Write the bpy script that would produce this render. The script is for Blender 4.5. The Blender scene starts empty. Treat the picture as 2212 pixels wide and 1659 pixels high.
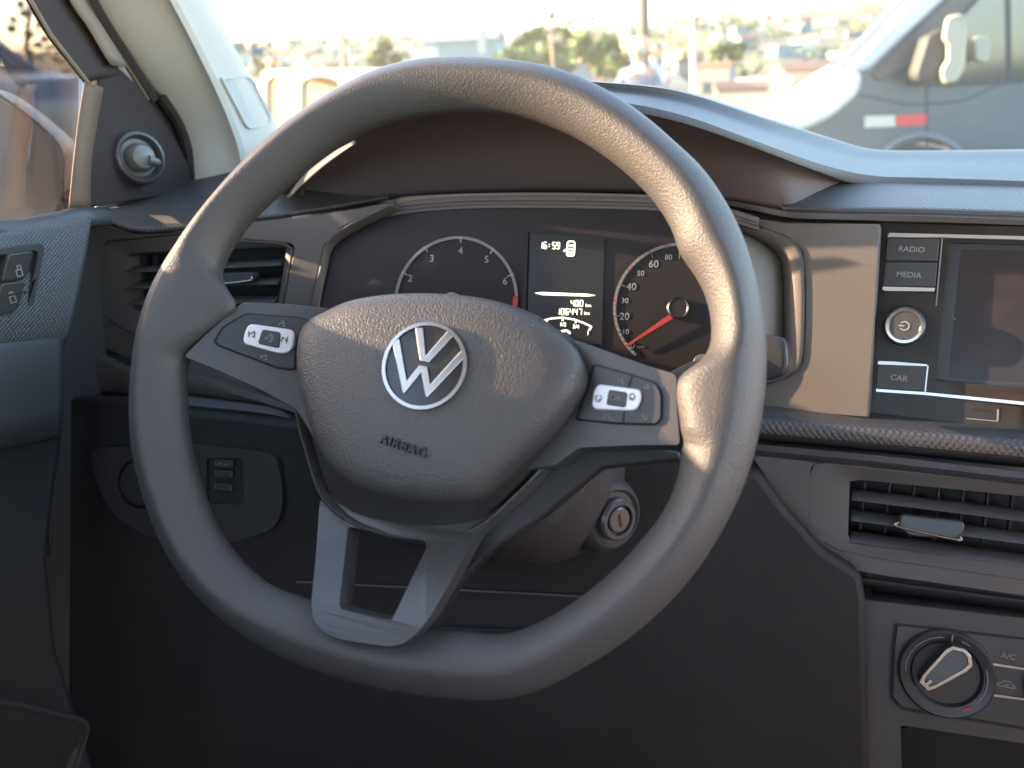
import bpy, bmesh, math, random
from mathutils import Vector, Matrix
from mathutils.geometry import tessellate_polygon
random.seed(7)
R = math.radians
SC = bpy.context.scene
COL = SC.collection

# ---------------------------------------------------------------- camera, sky, sun, exposure
EYE = Vector((0, 0, 1.2))                       # car axes: x to the right, y forward, z up
PSI, PIT, ROL, FPX = R(16), R(22.6), R(3.1), 1660.0
F = Vector((-math.sin(PSI)*math.cos(PIT), math.cos(PSI)*math.cos(PIT), -math.sin(PIT)))
R0 = Vector((math.cos(PSI), math.sin(PSI), 0)); U0 = R0.cross(F)
RT = R0*math.cos(ROL) - U0*math.sin(ROL); UP = R0*math.sin(ROL) + U0*math.cos(ROL)
cam_d = bpy.data.cameras.new('camera'); cam = bpy.data.objects.new('camera', cam_d); COL.objects.link(cam)
M = Matrix((RT, UP, -F)).transposed().to_4x4(); M.translation = EYE
cam.matrix_world = M
cam_d.sensor_width = 36; cam_d.lens = 36*FPX/2212; cam_d.clip_start = 0.02; cam_d.clip_end = 6000
cam_d.dof.use_dof = True; cam_d.dof.focus_distance = 0.50; cam_d.dof.aperture_fstop = 6.3
SC.camera = cam

SUN_AZ, SUN_EL = 86.0, 14.4                     # degrees: azimuth measured from straight behind towards the left
sdir = Vector((-math.sin(R(SUN_AZ))*math.cos(R(SUN_EL)), -math.cos(R(SUN_AZ))*math.cos(R(SUN_EL)), math.sin(R(SUN_EL))))
W = bpy.data.worlds.new('World'); SC.world = W; W.use_nodes = True
nt = W.node_tree; nt.nodes.clear()
sky = nt.nodes.new('ShaderNodeTexSky'); sky.sky_type = 'NISHITA'; sky.sun_disc = False
sky.sun_elevation = R(SUN_EL); sky.sun_rotation = math.atan2(sdir.x, sdir.y)
sky.air_density = 1.0; sky.dust_density = 1.6; sky.ozone_density = 1.0
bg = nt.nodes.new('ShaderNodeBackground'); bg.inputs[1].default_value = 0.15
out = nt.nodes.new('ShaderNodeOutputWorld')
nt.links.new(sky.outputs[0], bg.inputs[0]); nt.links.new(bg.outputs[0], out.inputs[0])
sl = bpy.data.lights.new('sun', 'SUN'); sl.energy = 5.0; sl.angle = R(0.6); sl.color = (1.0, 0.75, 0.47)
so = bpy.data.objects.new('sun', sl); COL.objects.link(so)
so.rotation_euler = (-sdir).to_track_quat('-Z', 'Y').to_euler(); so.location = (-20, -5, 12)
SC.view_settings.view_transform = 'Standard'; SC.view_settings.look = 'None'
SC.view_settings.exposure = 3.5; SC.view_settings.gamma = 1.0
SC.cycles.use_denoising = True
SC.cycles.max_bounces = 8; SC.cycles.diffuse_bounces = 4; SC.cycles.transparent_max_bounces = 12
SC.cycles.sample_clamp_indirect = 6.0; SC.cycles.caustics_reflective = False; SC.cycles.caustics_refractive = False

# ---------------------------------------------------------------- surveying helpers (photo coordinates, 2212 x 1659)
def ray(px, py): return RT*((px-1106)/FPX) - UP*((py-829.5)/FPX) + F
def aY(px, py, Y): d = ray(px, py); return EYE + d*(Y/d.y)
def aX(px, py, X): d = ray(px, py); return EYE + d*(X/d.x)
class Plane:
    """a real plane of the car: normal elevation e and azimuth a, through photo point c at depth dep"""
    def __init__(s, c, dep, e, a=0):
        e, a = R(e), R(a)
        s.n = Vector((math.sin(a)*math.cos(e), -math.cos(a)*math.cos(e), math.sin(e)))
        s.o = EYE + ray(*c)*dep
        s.u = Vector((math.cos(a), math.sin(a), 0)); s.v = s.n.cross(s.u)
    def p(s, px, py, w=0.0):
        d = ray(px, py); t = ((s.o - EYE).dot(s.n) + w)/d.dot(s.n); return EYE + d*t
    def uv(s, px, py, w=0.0):
        q = s.p(px, py, w) - s.o; return q.dot(s.u), q.dot(s.v)
    def at(s, u, v, w=0.0): return s.o + s.u*u + s.v*v + s.n*w

# ---------------------------------------------------------------- materials
MATS = {}
def mat(name, col, rough=0.5, metal=0.0, spec=0.5, bump=None, coat=0.0, emit=None, mix=None, dust=0):
    if name in MATS: return MATS[name]
    m = bpy.data.materials.new(name); m.use_nodes = True; MATS[name] = m
    N = m.node_tree; b = N.nodes['Principled BSDF']
    b.inputs['Base Color'].default_value = (*col, 1); b.inputs['Roughness'].default_value = rough
    b.inputs['Metallic'].default_value = metal; b.inputs['Specular IOR Level'].default_value = spec
    b.inputs['Coat Weight'].default_value = coat
    if emit: b.inputs['Emission Color'].default_value = (*emit[0], 1); b.inputs['Emission Strength'].default_value = emit[1]
    tc = N.nodes.new('ShaderNodeTexCoord')
    if mix:                                      # second colour, noise scale, amount: dust, wear, mottling
        n = N.nodes.new('ShaderNodeTexNoise'); n.inputs['Scale'].default_value = mix[1]; n.inputs['Detail'].default_value = 6
        r = N.nodes.new('ShaderNodeValToRGB'); r.color_ramp.elements[0].position = 0.4; r.color_ramp.elements[1].position = 0.7
        r.color_ramp.elements[0].color = (*col, 1); r.color_ramp.elements[1].color = (*mix[0], 1)
        N.links.new(tc.outputs['Object'], n.inputs['Vector']); N.links.new(n.outputs[0], r.inputs[0]); N.links.new(r.outputs[0], b.inputs['Base Color'])
    if dust:                                     # sparse pale specks lying on the surface
        v = N.nodes.new('ShaderNodeTexVoronoi'); v.inputs['Scale'].default_value = 130; v.inputs['Randomness'].default_value = 1
        lt = N.nodes.new('ShaderNodeMath'); lt.operation = 'LESS_THAN'; lt.inputs[1].default_value = .055
        sp_ = N.nodes.new('ShaderNodeSeparateColor'); gt = N.nodes.new('ShaderNodeMath'); gt.operation = 'GREATER_THAN'; gt.inputs[1].default_value = .82
        mu = N.nodes.new('ShaderNodeMath'); mu.operation = 'MULTIPLY'
        mc = N.nodes.new('ShaderNodeMix'); mc.data_type = 'RGBA'; mc.inputs[7].default_value = (.30, .27, .24, 1)
        N.links.new(tc.outputs['Object'], v.inputs['Vector']); N.links.new(v.outputs['Distance'], lt.inputs[0]); N.links.new(v.outputs['Color'], sp_.inputs[0]); N.links.new(sp_.outputs[0], gt.inputs[0])
        N.links.new(lt.outputs[0], mu.inputs[0]); N.links.new(gt.outputs[0], mu.inputs[1]); N.links.new(mu.outputs[0], mc.inputs[0])
        l_ = b.inputs['Base Color'].links
        if l_: N.links.new(l_[0].from_socket, mc.inputs[6])
        else: mc.inputs[6].default_value = (*col, 1)
        N.links.new(mc.outputs[2], b.inputs['Base Color'])
    if bump:
        kind, sc, st, dist = bump
        bp = N.nodes.new('ShaderNodeBump'); bp.inputs['Strength'].default_value = st; bp.inputs['Distance'].default_value = dist
        if kind == 'noise':
            n = N.nodes.new('ShaderNodeTexNoise'); n.inputs['Scale'].default_value = sc; n.inputs['Detail'].default_value = 3
            N.links.new(tc.outputs['Object'], n.inputs['Vector']); o = n.outputs[0]
        elif kind == 'leather':
            v = N.nodes.new('ShaderNodeTexVoronoi'); v.feature = 'SMOOTH_F1'; v.inputs['Scale'].default_value = sc
            n = N.nodes.new('ShaderNodeTexNoise'); n.inputs['Scale'].default_value = sc*0.6; n.inputs['Detail'].default_value = 2
            mx = N.nodes.new('ShaderNodeMix'); mx.data_type = 'VECTOR'; mx.inputs[0].default_value = 0.004*350/sc*10
            ad = N.nodes.new('ShaderNodeVectorMath'); ad.operation = 'MULTIPLY_ADD'; ad.inputs[1].default_value = (0.9/sc,)*3
            N.links.new(tc.outputs['Object'], n.inputs['Vector']); N.links.new(n.outputs[1], ad.inputs[0]); N.links.new(tc.outputs['Object'], ad.inputs[2])
            N.links.new(ad.outputs[0], v.inputs['Vector'])
            inv = N.nodes.new('ShaderNodeMath'); inv.operation = 'MULTIPLY'; inv.inputs[1].default_value = -1.0
            N.links.new(v.outputs['Distance'], inv.inputs[0]); o = inv.outputs[0]
            N.nodes.remove(mx)
        elif kind == 'grid':
            mp = N.nodes.new('ShaderNodeMapping'); mp.inputs['Rotation'].default_value = (0, 0, R(45)) if len(bump) < 5 else bump[4]
            v = N.nodes.new('ShaderNodeTexVoronoi'); v.voronoi_dimensions = '2D'; v.inputs['Scale'].default_value = sc; v.inputs['Randomness'].default_value = 0.0
            uv = N.nodes.new('ShaderNodeUVMap')
            N.links.new(uv.outputs[0], mp.inputs[0]); N.links.new(mp.outputs[0], v.inputs['Vector'])
            inv = N.nodes.new('ShaderNodeMath'); inv.operation = 'MULTIPLY'; inv.inputs[1].default_value = -1.0
            N.links.new(v.outputs['Distance'], inv.inputs[0]); o = inv.outputs[0]
        N.links.new(o, bp.inputs['Height']); N.links.new(bp.outputs[0], b.inputs['Normal'])
    return m

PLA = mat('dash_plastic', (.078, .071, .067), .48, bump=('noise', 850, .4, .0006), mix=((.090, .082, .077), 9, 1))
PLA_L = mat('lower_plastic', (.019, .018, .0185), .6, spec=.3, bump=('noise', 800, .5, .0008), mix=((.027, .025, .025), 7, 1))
PAD = mat('soft_pad_plastic', (.046, .047, .050), .42, bump=('noise', 800, .7, .0008))
CAV = mat('cowl_inner_plastic', (.115, .094, .096), .65, dust=1, bump=('noise', 1400, .3, .0005))  # purple-warm lift of haze and bounced light painted into the colour
WEAVE = mat('dimpled_plastic', (.062, .057, .055), .42, bump=('grid', 330, .6, .0014))
WEAVE2 = mat('ribbed_plastic', (.060, .057, .057), .38, bump=('grid', 330, .6, .0014))
RIMM = mat('rim_leather_plastic', (.066, .062, .061), .50, bump=('leather', 1150, .55, .0005))
COVM = mat('airbag_grain_plastic', (.068, .064, .063), .44, dust=1, bump=('leather', 1000, .65, .0006))
SPK = mat('spoke_plastic', (.066, .063, .062), .36, bump=('noise', 900, .45, .0004))
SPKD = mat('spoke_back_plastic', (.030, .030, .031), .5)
PIANO = mat('gloss_black', (.022, .018, .016), .30, spec=.28, mix=((.034, .029, .025), 45, 1), dust=.9)
BTN = mat('button_black', (.040, .039, .038), .40)
BLACK = mat('deep_black', (.010, .010, .011), .7)
CHROME = mat('satin_chrome', (.46, .42, .38), .22, 1.0)
SILV = mat('silver_trim', (.62, .62, .62), .28, .85)
SILV2 = mat('silver_button', (.66, .65, .64), .34, .35)
PRINT = mat('print_white', (.31, .30, .285), .5)
PRINTG = mat('print_grey', (.20, .185, .18), .5)
PRINTD = mat('print_dark', (.03, .03, .03), .5)
REDP = mat('print_red', (.34, .035, .03), .4)
LCD = mat('display_dark', (.020, .021, .022), .35)
GLOW = mat('display_glow', (.5, .5, .42), .5, emit=((1.0, .98, .72), .26))
SCREEN = mat('screen_glass', (.026, .022, .024), .26, spec=.35, mix=((.034, .029, .030), 60, 1), dust=.9)
PILL = mat('pillar_fabric', (.46, .43, .38), .75, bump=('noise', 900, .25, .0006))
GRILLE = mat('speaker_mesh', (.40, .40, .38), .7, bump=('grid', 420, .8, .0012))
RUB = mat('rubber_black', (.020, .020, .021), .6)
CARPET = mat('dark_carpet', (.014, .023, .028), .95, bump=('noise', 500, .8, .002))
HEADL = mat('headliner_warm', (.62, .54, .47), .9)  # warm tint put in so the unseen roof bounces warm light
SEATM = mat('seat_fabric', (.46, .38, .33), .9)  # warm tone of unseen seats and linings, put in for bounce

def glass(name, tint=(.9, .95, .95), refl=1.0, rough=0.0, alpha=0.0):
    m = bpy.data.materials.new(name); m.use_nodes = True; N = m.node_tree; N.nodes.clear()
    o = N.nodes.new('ShaderNodeOutputMaterial'); t = N.nodes.new('ShaderNodeBsdfTransparent'); t.inputs[0].default_value = (*tint, 1)
    g = N.nodes.new('ShaderNodeBsdfGlossy'); g.inputs['Roughness'].default_value = rough
    f = N.nodes.new('ShaderNodeFresnel'); f.inputs[0].default_value = 1.45
    mu = N.nodes.new('ShaderNodeMath'); mu.operation = 'MULTIPLY'; mu.inputs[1].default_value = refl
    x = N.nodes.new('ShaderNodeMixShader')
    N.links.new(f.outputs[0], mu.inputs[0]); N.links.new(mu.outputs[0], x.inputs[0]); N.links.new(t.outputs[0], x.inputs[1]); N.links.new(g.outputs[0], x.inputs[2])
    N.links.new(x.outputs[0], o.inputs[0]); return m
WGLASS = glass('window_glass', (.93, .96, .95), .6)
DGLASS = glass('dusty_veil_windscreen', (.93, .96, .95), .6)  # dust smears plus a translucent veil put in for haze
_n = DGLASS.node_tree; _o = [x for x in _n.nodes if x.type == 'OUTPUT_MATERIAL'][0]; _f = _o.inputs[0].links[0].from_socket
_t = _n.nodes.new('ShaderNodeBsdfTranslucent'); _t.inputs[0].default_value = (.85, .80, .68, 1); _m = _n.nodes.new('ShaderNodeMixShader')
_c = _n.nodes.new('ShaderNodeTexCoord'); _z = _n.nodes.new('ShaderNodeTexNoise'); _z.inputs['Scale'].default_value = 4; _z.inputs['Detail'].default_value = 5
_r = _n.nodes.new('ShaderNodeMapRange'); _r.inputs[1].default_value = .3; _r.inputs[2].default_value = .75; _r.inputs[3].default_value = .018; _r.inputs[4].default_value = .045
_n.links.new(_c.outputs['Object'], _z.inputs['Vector']); _n.links.new(_z.outputs[0], _r.inputs[0]); _n.links.new(_r.outputs[0], _m.inputs[0])
_n.links.new(_f, _m.inputs[1]); _n.links.new(_t.outputs[0], _m.inputs[2]); _n.links.new(_m.outputs[0], _o.inputs[0])
SGLASS = glass('tinted_side_glass', (.56, .54, .54), .5)
LENS = glass('cluster_lens', (.95, .95, .95), .5, .08)

# ---------------------------------------------------------------- object helpers
def link(name, me, parent=None, mats=()):
    o = bpy.data.objects.new(name, me); COL.objects.link(o)
    if me:
        for m in mats: me.materials.append(m)
    if parent:
        o.parent = parent; o.matrix_parent_inverse = Matrix.Translation(-Vector(parent['_o'])) @ Matrix.Identity(4) if False else Matrix.Translation(parent.matrix_basis.translation*-1)
    return o
def tag(o, label, cat, group=None):
    o['label'] = label; o['category'] = cat
    if group: o['group'] = group
    return o
def thing(name, label, cat, loc, group=None):
    o = bpy.data.objects.new(name, None); COL.objects.link(o); o.location = loc; o.empty_display_size = .05
    return tag(o, label, cat, group)
def struct(o): o['kind'] = 'structure'; return o
def root_of(p):
    v = Vector((0, 0, 0))
    return v
def part(name, bm, m, parent=None, smooth=True, bevel=0, seg=2, sub=0, solid=0, auto=35, weld=False):
    """one mesh object, modelled in world space, under its parent"""
    me = bpy.data.meshes.new(name); bm.normal_update(); bm.to_mesh(me); bm.free()
    o = bpy.data.objects.new(name, me); COL.objects.link(o)
    for k in (m if isinstance(m, (list, tuple)) else [m]): me.materials.append(k)
    if parent:
        t = Vector((0, 0, 0)); q = parent
        while q: t += q.matrix_basis.translation; q = q.parent
        o.parent = parent
        if parent.type == 'EMPTY': o.matrix_parent_inverse = Matrix.Translation(-t)
    if smooth:
        for p in me.polygons: p.use_smooth = True
    if solid: s = o.modifiers.new('solid', 'SOLIDIFY'); s.thickness = abs(solid); s.offset = -1 if solid > 0 else 1
    if bevel: b = o.modifiers.new('bevel', 'BEVEL'); b.width = bevel; b.segments = seg; b.limit_method = 'ANGLE'; b.angle_limit = R(30)
    if sub: s = o.modifiers.new('sub', 'SUBSURF'); s.levels = sub; s.render_levels = sub
    if smooth and auto:
        try:
            me.set_sharp_from_angle(angle=R(auto))
        except Exception: pass
    return o
def cr(pts, n=8, closed=False):
    """Catmull-Rom through points (tuples or vectors), n steps per span"""
    P = [Vector(p) for p in pts]; L = len(P); res = []
    rng = range(L if closed else L-1)
    for i in rng:
        if closed: a, b, c, d = P[(i-1) % L], P[i], P[(i+1) % L], P[(i+2) % L]
        else: a, b, c, d = P[max(i-1, 0)], P[i], P[i+1], P[min(i+2, L-1)]
        for k in range(n):
            t = k/n
            res.append(0.5*((2*b) + (c-a)*t + (2*a-5*b+4*c-d)*t*t + (3*b-a-3*c+d)*t*t*t))
    if not closed: res.append(P[-1])
    return res
def resample(P, n, closed=False):
    P = [Vector(p) for p in P]
    if closed: P = P+[P[0]]
    L = [0]
    for a, b in zip(P, P[1:]): L.append(L[-1]+(b-a).length)
    T = L[-1]; res = []; j = 0
    for i in range(n):
        s = T*i/(n if closed else n-1)
        while j < len(P)-2 and L[j+1] < s: j += 1
        d = L[j+1]-L[j]; t = (s-L[j])/d if d > 1e-12 else 0
        res.append(P[j].lerp(P[j+1], min(max(t, 0), 1)))
    return res
def loft(rows, n=48, smooth_rows=True, steps=1, closed=False, bm=None):
    """rows of world points -> grid surface with a metric UV map"""
    G = [resample(cr(r, 8, closed) if smooth_rows else r, n, closed) for r in rows]
    if steps > 1:
        cols = [cr([g[i] for g in G], steps) for i in range(n)]
        G = [[c[k] for c in cols] for k in range(len(cols[0]))]
    bm = bm or bmesh.new(); uvl = bm.loops.layers.uv.verify()
    V = [[bm.verts.new(p) for p in g] for g in G]
    uu = [0]; vv = [0]
    g0 = G[len(G)//2]
    for a, b in zip(g0, g0[1:]): uu.append(uu[-1]+(b-a).length)
    if closed: uu.append(uu[-1]+(g0[0]-g0[-1]).length)
    for a, b in zip(G, G[1:]): vv.append(vv[-1]+(b[n//2]-a[n//2]).length)
    for j in range(len(G)-1):
        for i in range(n if closed else n-1):
            k = (i+1) % n
            try: f = bm.faces.new((V[j][i], V[j][k], V[j+1][k], V[j+1][i]))
            except ValueError: continue
            for l, c in zip(f.loops, ((uu[i], vv[j]), (uu[i+1], vv[j]), (uu[i+1], vv[j+1]), (uu[i], vv[j+1]))): l[uvl].uv = c
    return bm
def LY(rows): return [[aY(*p) for p in r] for r in rows]
def slab(front, n, th, bm=None, holes=(), mi=0):
    """solid plate: world outline (and holes) pushed back by th along -n"""
    bm = bm or bmesh.new(); loops = [list(map(Vector, front))]+[list(map(Vector, h)) for h in holes]
    flat = [p for l in loops for p in l]; n = Vector(n).normalized()
    tris = tessellate_polygon(loops)
    A = [bm.verts.new(p) for p in flat]; B = [bm.verts.new(p-n*th) for p in flat]
    if not holes:
        fa = bm.faces.new(A); fb = bm.faces.new(B[::-1]); fs = [fa, fb]
    else:
        fs = []
        for t in tris:
            fs.append(bm.faces.new([A[i] for i in t])); fs.append(bm.faces.new([B[i] for i in reversed(t)]))
    k = 0
    for l in loops:
        m = len(l)
        for i in range(m): fs.append(bm.faces.new((A[k+i], B[k+i], B[k+(i+1) % m], A[k+(i+1) % m])))
        k += m
    for f in fs: f.material_index = mi
    bmesh.ops.recalc_face_normals(bm, faces=fs)
    return bm
def rnd(pts, r, k=4):
    """round the corners of a 2-D/3-D outline; r in the outline's own units"""
    P = [Vector(p) for p in pts]; n = len(P); res = []
    for i in range(n):
        a, b, c = P[i-1], P[i], P[(i+1) % n]; rr = min(r, (a-b).length*.45, (c-b).length*.45)
        s = b+(a-b).normalized()*rr; e = b+(c-b).normalized()*rr
        for j in range(k+1): t = j/k; res.append((1-t)**2*s+2*t*(1-t)*b+t*t*e)
    return res
def pp(pl, pts, w=0.0): return [pl.p(p[0], p[1], w if len(p) < 3 else p[2]) for p in pts]
def disc(pl, u, v, r, w0, w1, n=40, bm=None, r1=None, mi=0, el=1.0):
    """cylinder on a plane from height w0 to w1"""
    bm = bm or bmesh.new(); r1 = r if r1 is None else r1
    lo = [bm.verts.new(pl.at(u+r*math.cos(2*math.pi*i/n), v+el*r*math.sin(2*math.pi*i/n), w0)) for i in range(n)]
    hi = [bm.verts.new(pl.at(u+r1*math.cos(2*math.pi*i/n), v+el*r1*math.sin(2*math.pi*i/n), w1)) for i in range(n)]
    fs = [bm.faces.new(hi), bm.faces.new(lo[::-1])]+[bm.faces.new((lo[i], lo[(i+1) % n], hi[(i+1) % n], hi[i])) for i in range(n)]
    for f in fs: f.material_index = mi
    return bm
def lathe(pl, u, v, prof, n=48, bm=None, mi=0, cap=True):
    """revolve (radius, height) pairs about the plane's normal"""
    bm = bm or bmesh.new(); rings = []
    for r, w in prof: rings.append([bm.verts.new(pl.at(u+r*math.cos(2*math.pi*i/n), v+r*math.sin(2*math.pi*i/n), w)) for i in range(n)])
    fs = []
    for a, b in zip(rings, rings[1:]): fs += [bm.faces.new((a[i], a[(i+1) % n], b[(i+1) % n], b[i])) for i in range(n)]
    if cap: fs.append(bm.faces.new(rings[-1]))
    for f in fs: f.material_index = mi
    bmesh.ops.recalc_face_normals(bm, faces=fs)
    return bm
def arc_band(pl, u, v, r0, r1, a0, a1, w0, w1, n=40, bm=None, mi=0):
    o = [pl.at(u+r1*math.cos(R(a0+(a1-a0)*i/n)), v+r1*math.sin(R(a0+(a1-a0)*i/n)), w1) for i in range(n+1)]
    i_ = [pl.at(u+r0*math.cos(R(a1+(a0-a1)*i/n)), v+r0*math.sin(R(a1+(a0-a1)*i/n)), w1) for i in range(n+1)]
    bm = bm or bmesh.new()
    A = [bm.verts.new(p) for p in o]; B = [bm.verts.new(p) for p in i_[::-1]]
    A2 = [bm.verts.new(p-pl.n*(w1-w0)) for p in o]; B2 = [bm.verts.new(p-pl.n*(w1-w0)) for p in i_[::-1]]
    fs = []
    for i in range(n):
        fs += [bm.faces.new((A[i], A[i+1], B[i+1], B[i])), bm.faces.new((A2[i], A2[i+1], A[i+1], A[i])), bm.faces.new((B[i], B[i+1], B2[i+1], B2[i]))]
    fs += [bm.faces.new((A[0], B[0], B2[0], A2[0])), bm.faces.new((A[n], A2[n], B2[n], B[n]))]
    for f in fs: f.material_index = mi
    bmesh.ops.recalc_face_normals(bm, faces=fs)
    return bm
def stroke(pl, pts, wid, w0, w1, bm=None, mi=0):
    """bar segments along (u,v) points"""
    bm = bm or bmesh.new()
    for a, b in zip(pts, pts[1:]):
        a, b = Vector(a), Vector(b); d = (b-a); 
        if d.length < 1e-9: continue
        d.normalize(); q = Vector((-d.y, d.x))*wid/2
        slab([pl.at(*(a+q), w1), pl.at(*(b+q), w1), pl.at(*(b-q), w1), pl.at(*(a-q), w1)], pl.n, w1-w0, bm, mi=mi)
    return bm
def text_bm(s, pl, px, py, size_px, w=0.0, rot=0.0, depth=.0003, bm=None, mi=0, sx=1.0, shear=0.0, bold=0.0, space=1.0):
    """raised lettering centred on a photo point; size_px = capital height in photo pixels"""
    c = bpy.data.curves.new('t', 'FONT'); c.body = s; c.align_x = 'CENTER'; c.align_y = 'CENTER'; c.extrude = depth; c.shear = shear; c.offset = bold; c.space_character = space
    c.resolution_u = 3
    o = bpy.data.objects.new('t', c); COL.objects.link(o)
    dg = bpy.context.evaluated_depsgraph_get(); me = bpy.data.meshes.new_from_object(o.evaluated_get(dg))
    o.data = c; bpy.data.objects.remove(o); bpy.data.curves.remove(c)
    u, v = pl.uv(px, py, w); d = (pl.p(px, py, w)-EYE).dot(F); k = size_px*d/FPX/0.69
    bm = bm or bmesh.new(); n0 = len(bm.verts); f0 = len(bm.faces)
    bm.from_mesh(me); bpy.data.meshes.remove(me); bm.verts.ensure_lookup_table(); bm.faces.ensure_lookup_table()
    cr_, sr = math.cos(R(rot)), math.sin(R(rot))
    for vv in bm.verts[n0:]:
        x, y, z = vv.co.x*k*sx, vv.co.y*k, vv.co.z
        vv.co = pl.at(u+x*cr_-y*sr, v+x*sr+y*cr_, w+z)
    for f in bm.faces[f0:]: f.material_index = mi
    return bm
def box(cx, cy, cz, sx, sy, sz, bm=None, rz=0.0, mi=0):
    bm = bm or bmesh.new(); c, s = math.cos(rz), math.sin(rz); V = []
    for dz in (-.5, .5):
        for dx, dy in ((-.5, -.5), (.5, -.5), (.5, .5), (-.5, .5)):
            x, y = dx*sx, dy*sy; V.append(bm.verts.new((cx+x*c-y*s, cy+x*s+y*c, cz+dz*sz)))
    for q in ((3, 2, 1, 0), (4, 5, 6, 7), (0, 1, 5, 4), (1, 2, 6, 5), (2, 3, 7, 6), (3, 0, 4, 7)):
        f = bm.faces.new([V[i] for i in q]); f.material_index = mi
    return bm
def tube(pts, r, n=12, bm=None, mi=0, cap=True):
    bm = bm or bmesh.new(); P = [Vector(p) for p in pts]; rings = []
    rr = r if isinstance(r, (list, tuple)) else [r]*len(P)
    for i, p in enumerate(P):
        d = (P[min(i+1, len(P)-1)]-P[max(i-1, 0)]).normalized(); a = d.cross(Vector((0.13, .21, 1))).normalized()
        if a.length < .1: a = Vector((1, 0, 0))
        b = d.cross(a); rings.append([bm.verts.new(p+(a*math.cos(2*math.pi*k/n)+b*math.sin(2*math.pi*k/n))*rr[i]) for k in range(n)])
    fs = []
    for a, b in zip(rings, rings[1:]): fs += [bm.faces.new((a[k], a[(k+1) % n], b[(k+1) % n], b[k])) for k in range(n)]
    if cap: fs += [bm.faces.new(rings[0][::-1]), bm.faces.new(rings[-1])]
    for f in fs: f.material_index = mi
    return bm

#@@SHELL
# ---------------------------------------------------------------- the cabin round the viewer (roof, floor, doors, seats behind the camera)
def cabin():
    t = thing('car_cabin', 'dark carpeted cabin of the parked car round the steering wheel', 'car cabin', (0, .2, .32))
    e = EYE
    # floor and front bulkhead under the dashboard
    bm = loft([[(-.66, 1.05, .62), (1.0, 1.05, .62)], [(-.66, 1.0, .50), (1.0, 1.0, .50)], [(-.66, .80, .36), (1.0, .80, .36)], [(-.66, .2, .34), (1.0, .2, .34)], [(-.66, -1.1, .36), (1.0, -1.1, .36)]], 8, False, 4)
    part('floor_carpet', bm, CARPET, t, solid=.01)
    bm = box(.17, 1.06, .62, 1.66, .02, .80); part('bulkhead', bm, CARPET, t, False)
    for sx in (-.555, .95): part('kick_panel', box(sx, .82, .66, .04, .60, .66), CARPET, t, False)
    # roof with its rails
    bm = loft([[(-.40, .42, 1.50), (.17, .46, 1.53), (.85, .42, 1.50)], [(-.42, .0, 1.55), (.17, .0, 1.60), (.87, .0, 1.55)], [(-.42, -1.2, 1.53), (.17, -1.2, 1.58), (.87, -1.2, 1.53)]], 12, True, 4)
    part('roof_lining', bm, HEADL, t, solid=.03)
    bm = box(.17, -1.25, .82, 1.5, .04, .95); part('rear_wall', bm, SEATM, t, False)
    for sx in (.97,):
        bm = box(sx, .0, .74, .05, 2.1, .84); part('side_lining', bm, SEATM, t, False)
        part('seat_back', box(.52, -.42, .85, .50, .14, .70), SEATM, t, bevel=.05)
        part('seat_cushion', box(.52, -.12, .50, .50, .50, .16), SEATM, t, bevel=.05)
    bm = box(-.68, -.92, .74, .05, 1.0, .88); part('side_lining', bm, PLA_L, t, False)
    DS = mat('driver_seat_cloth', (.045, .043, .043), .9)  # unseen dark seat, added to hold back light from the floor
    part('seat_cushion', box(-.17, .02, .52, .50, .50, .16), DS, t, bevel=.05)
    part('seat_back', box(-.17, -.36, .78, .50, .14, .56), DS, t, bevel=.05)
    # centre posts beside and behind the viewer
    for sx, q in ((-.60, -.42), (.92, -.42)):
        bm = tube([(sx, q, 1.0), (sx*.96+.01, q-.02, 1.3), (sx*.84, q-.05, 1.55)], .045, 10); part('door_post', bm, PILL, t)
    return t
cabin()

#@@DOOR
# ---------------------------------------------------------------- driver's door with switches and window frame
XD = -.50
def XP(pts, X=XD): return [aX(p[0], p[1], X if len(p) < 3 else p[2]) for p in pts]
DOORP = mat('door_plastic', (.046, .049, .052), .45, bump=('noise', 1200, .35, .0006))
DOORW = mat('door_dimpled', (.072, .075, .078), .40, bump=('grid', 360, .8, .0014))
SILLZ = aX(60, 474, XD).z
door = thing('driver_door', 'closed driver door with dimpled dark panel and lock switches', 'car door', (XD, .4, .35))
nx = Vector((1, 0, 0))
def YZ(y, z, x): return Vector((x, y, z))
# sill cap: rolls from the window slot over to the panel
capf = cr([aX(p[0], p[1], XD) for p in ((0, 482), (64, 472), (134, 456), (175, 447), (215, 448))], 6)
capf = cr([Vector((XD, -.5, EYE.z-.040)), Vector((XD, .0, EYE.z-.046)), Vector((XD, .30, EYE.z-.052)), Vector((XD, .395, EYE.z-.062))], 8)[:-1]+capf
rows = [[p+Vector((-.033, 0, -.030)) for p in capf], [p+Vector((-.020, 0, -.012)) for p in capf], [p+Vector((-.008, 0, -.004)) for p in capf], [p+Vector((.002, 0, -.0015)) for p in capf], [p+Vector((.006, 0, -.004)) for p in capf], [p+Vector((.008, 0, -.010)) for p in capf], [p+Vector((.006, 0, -.014)) for p in capf]]
part('sill_cap', loft(rows, 40, True, 3), DOORP, door, solid=.002)
# textured upper panel
top = [aX(*p, XD+.008) for p in ((-500, 600), (-200, 545), (0, 515), (80, 503), (150, 490), (190, 481))]
bot = [aX(*p, XD+.02) for p in ((-500, 830), (-200, 780), (0, 742), (60, 735), (120, 725), (142, 716))]
part('upper_panel', loft([[p+Vector((-.010, 0, -.001)) for p in top], top, bot, [p+Vector((-.02, 0, -.006)) for p in bot]], 40, True, 4), DOORW, door, solid=.004)
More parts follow.
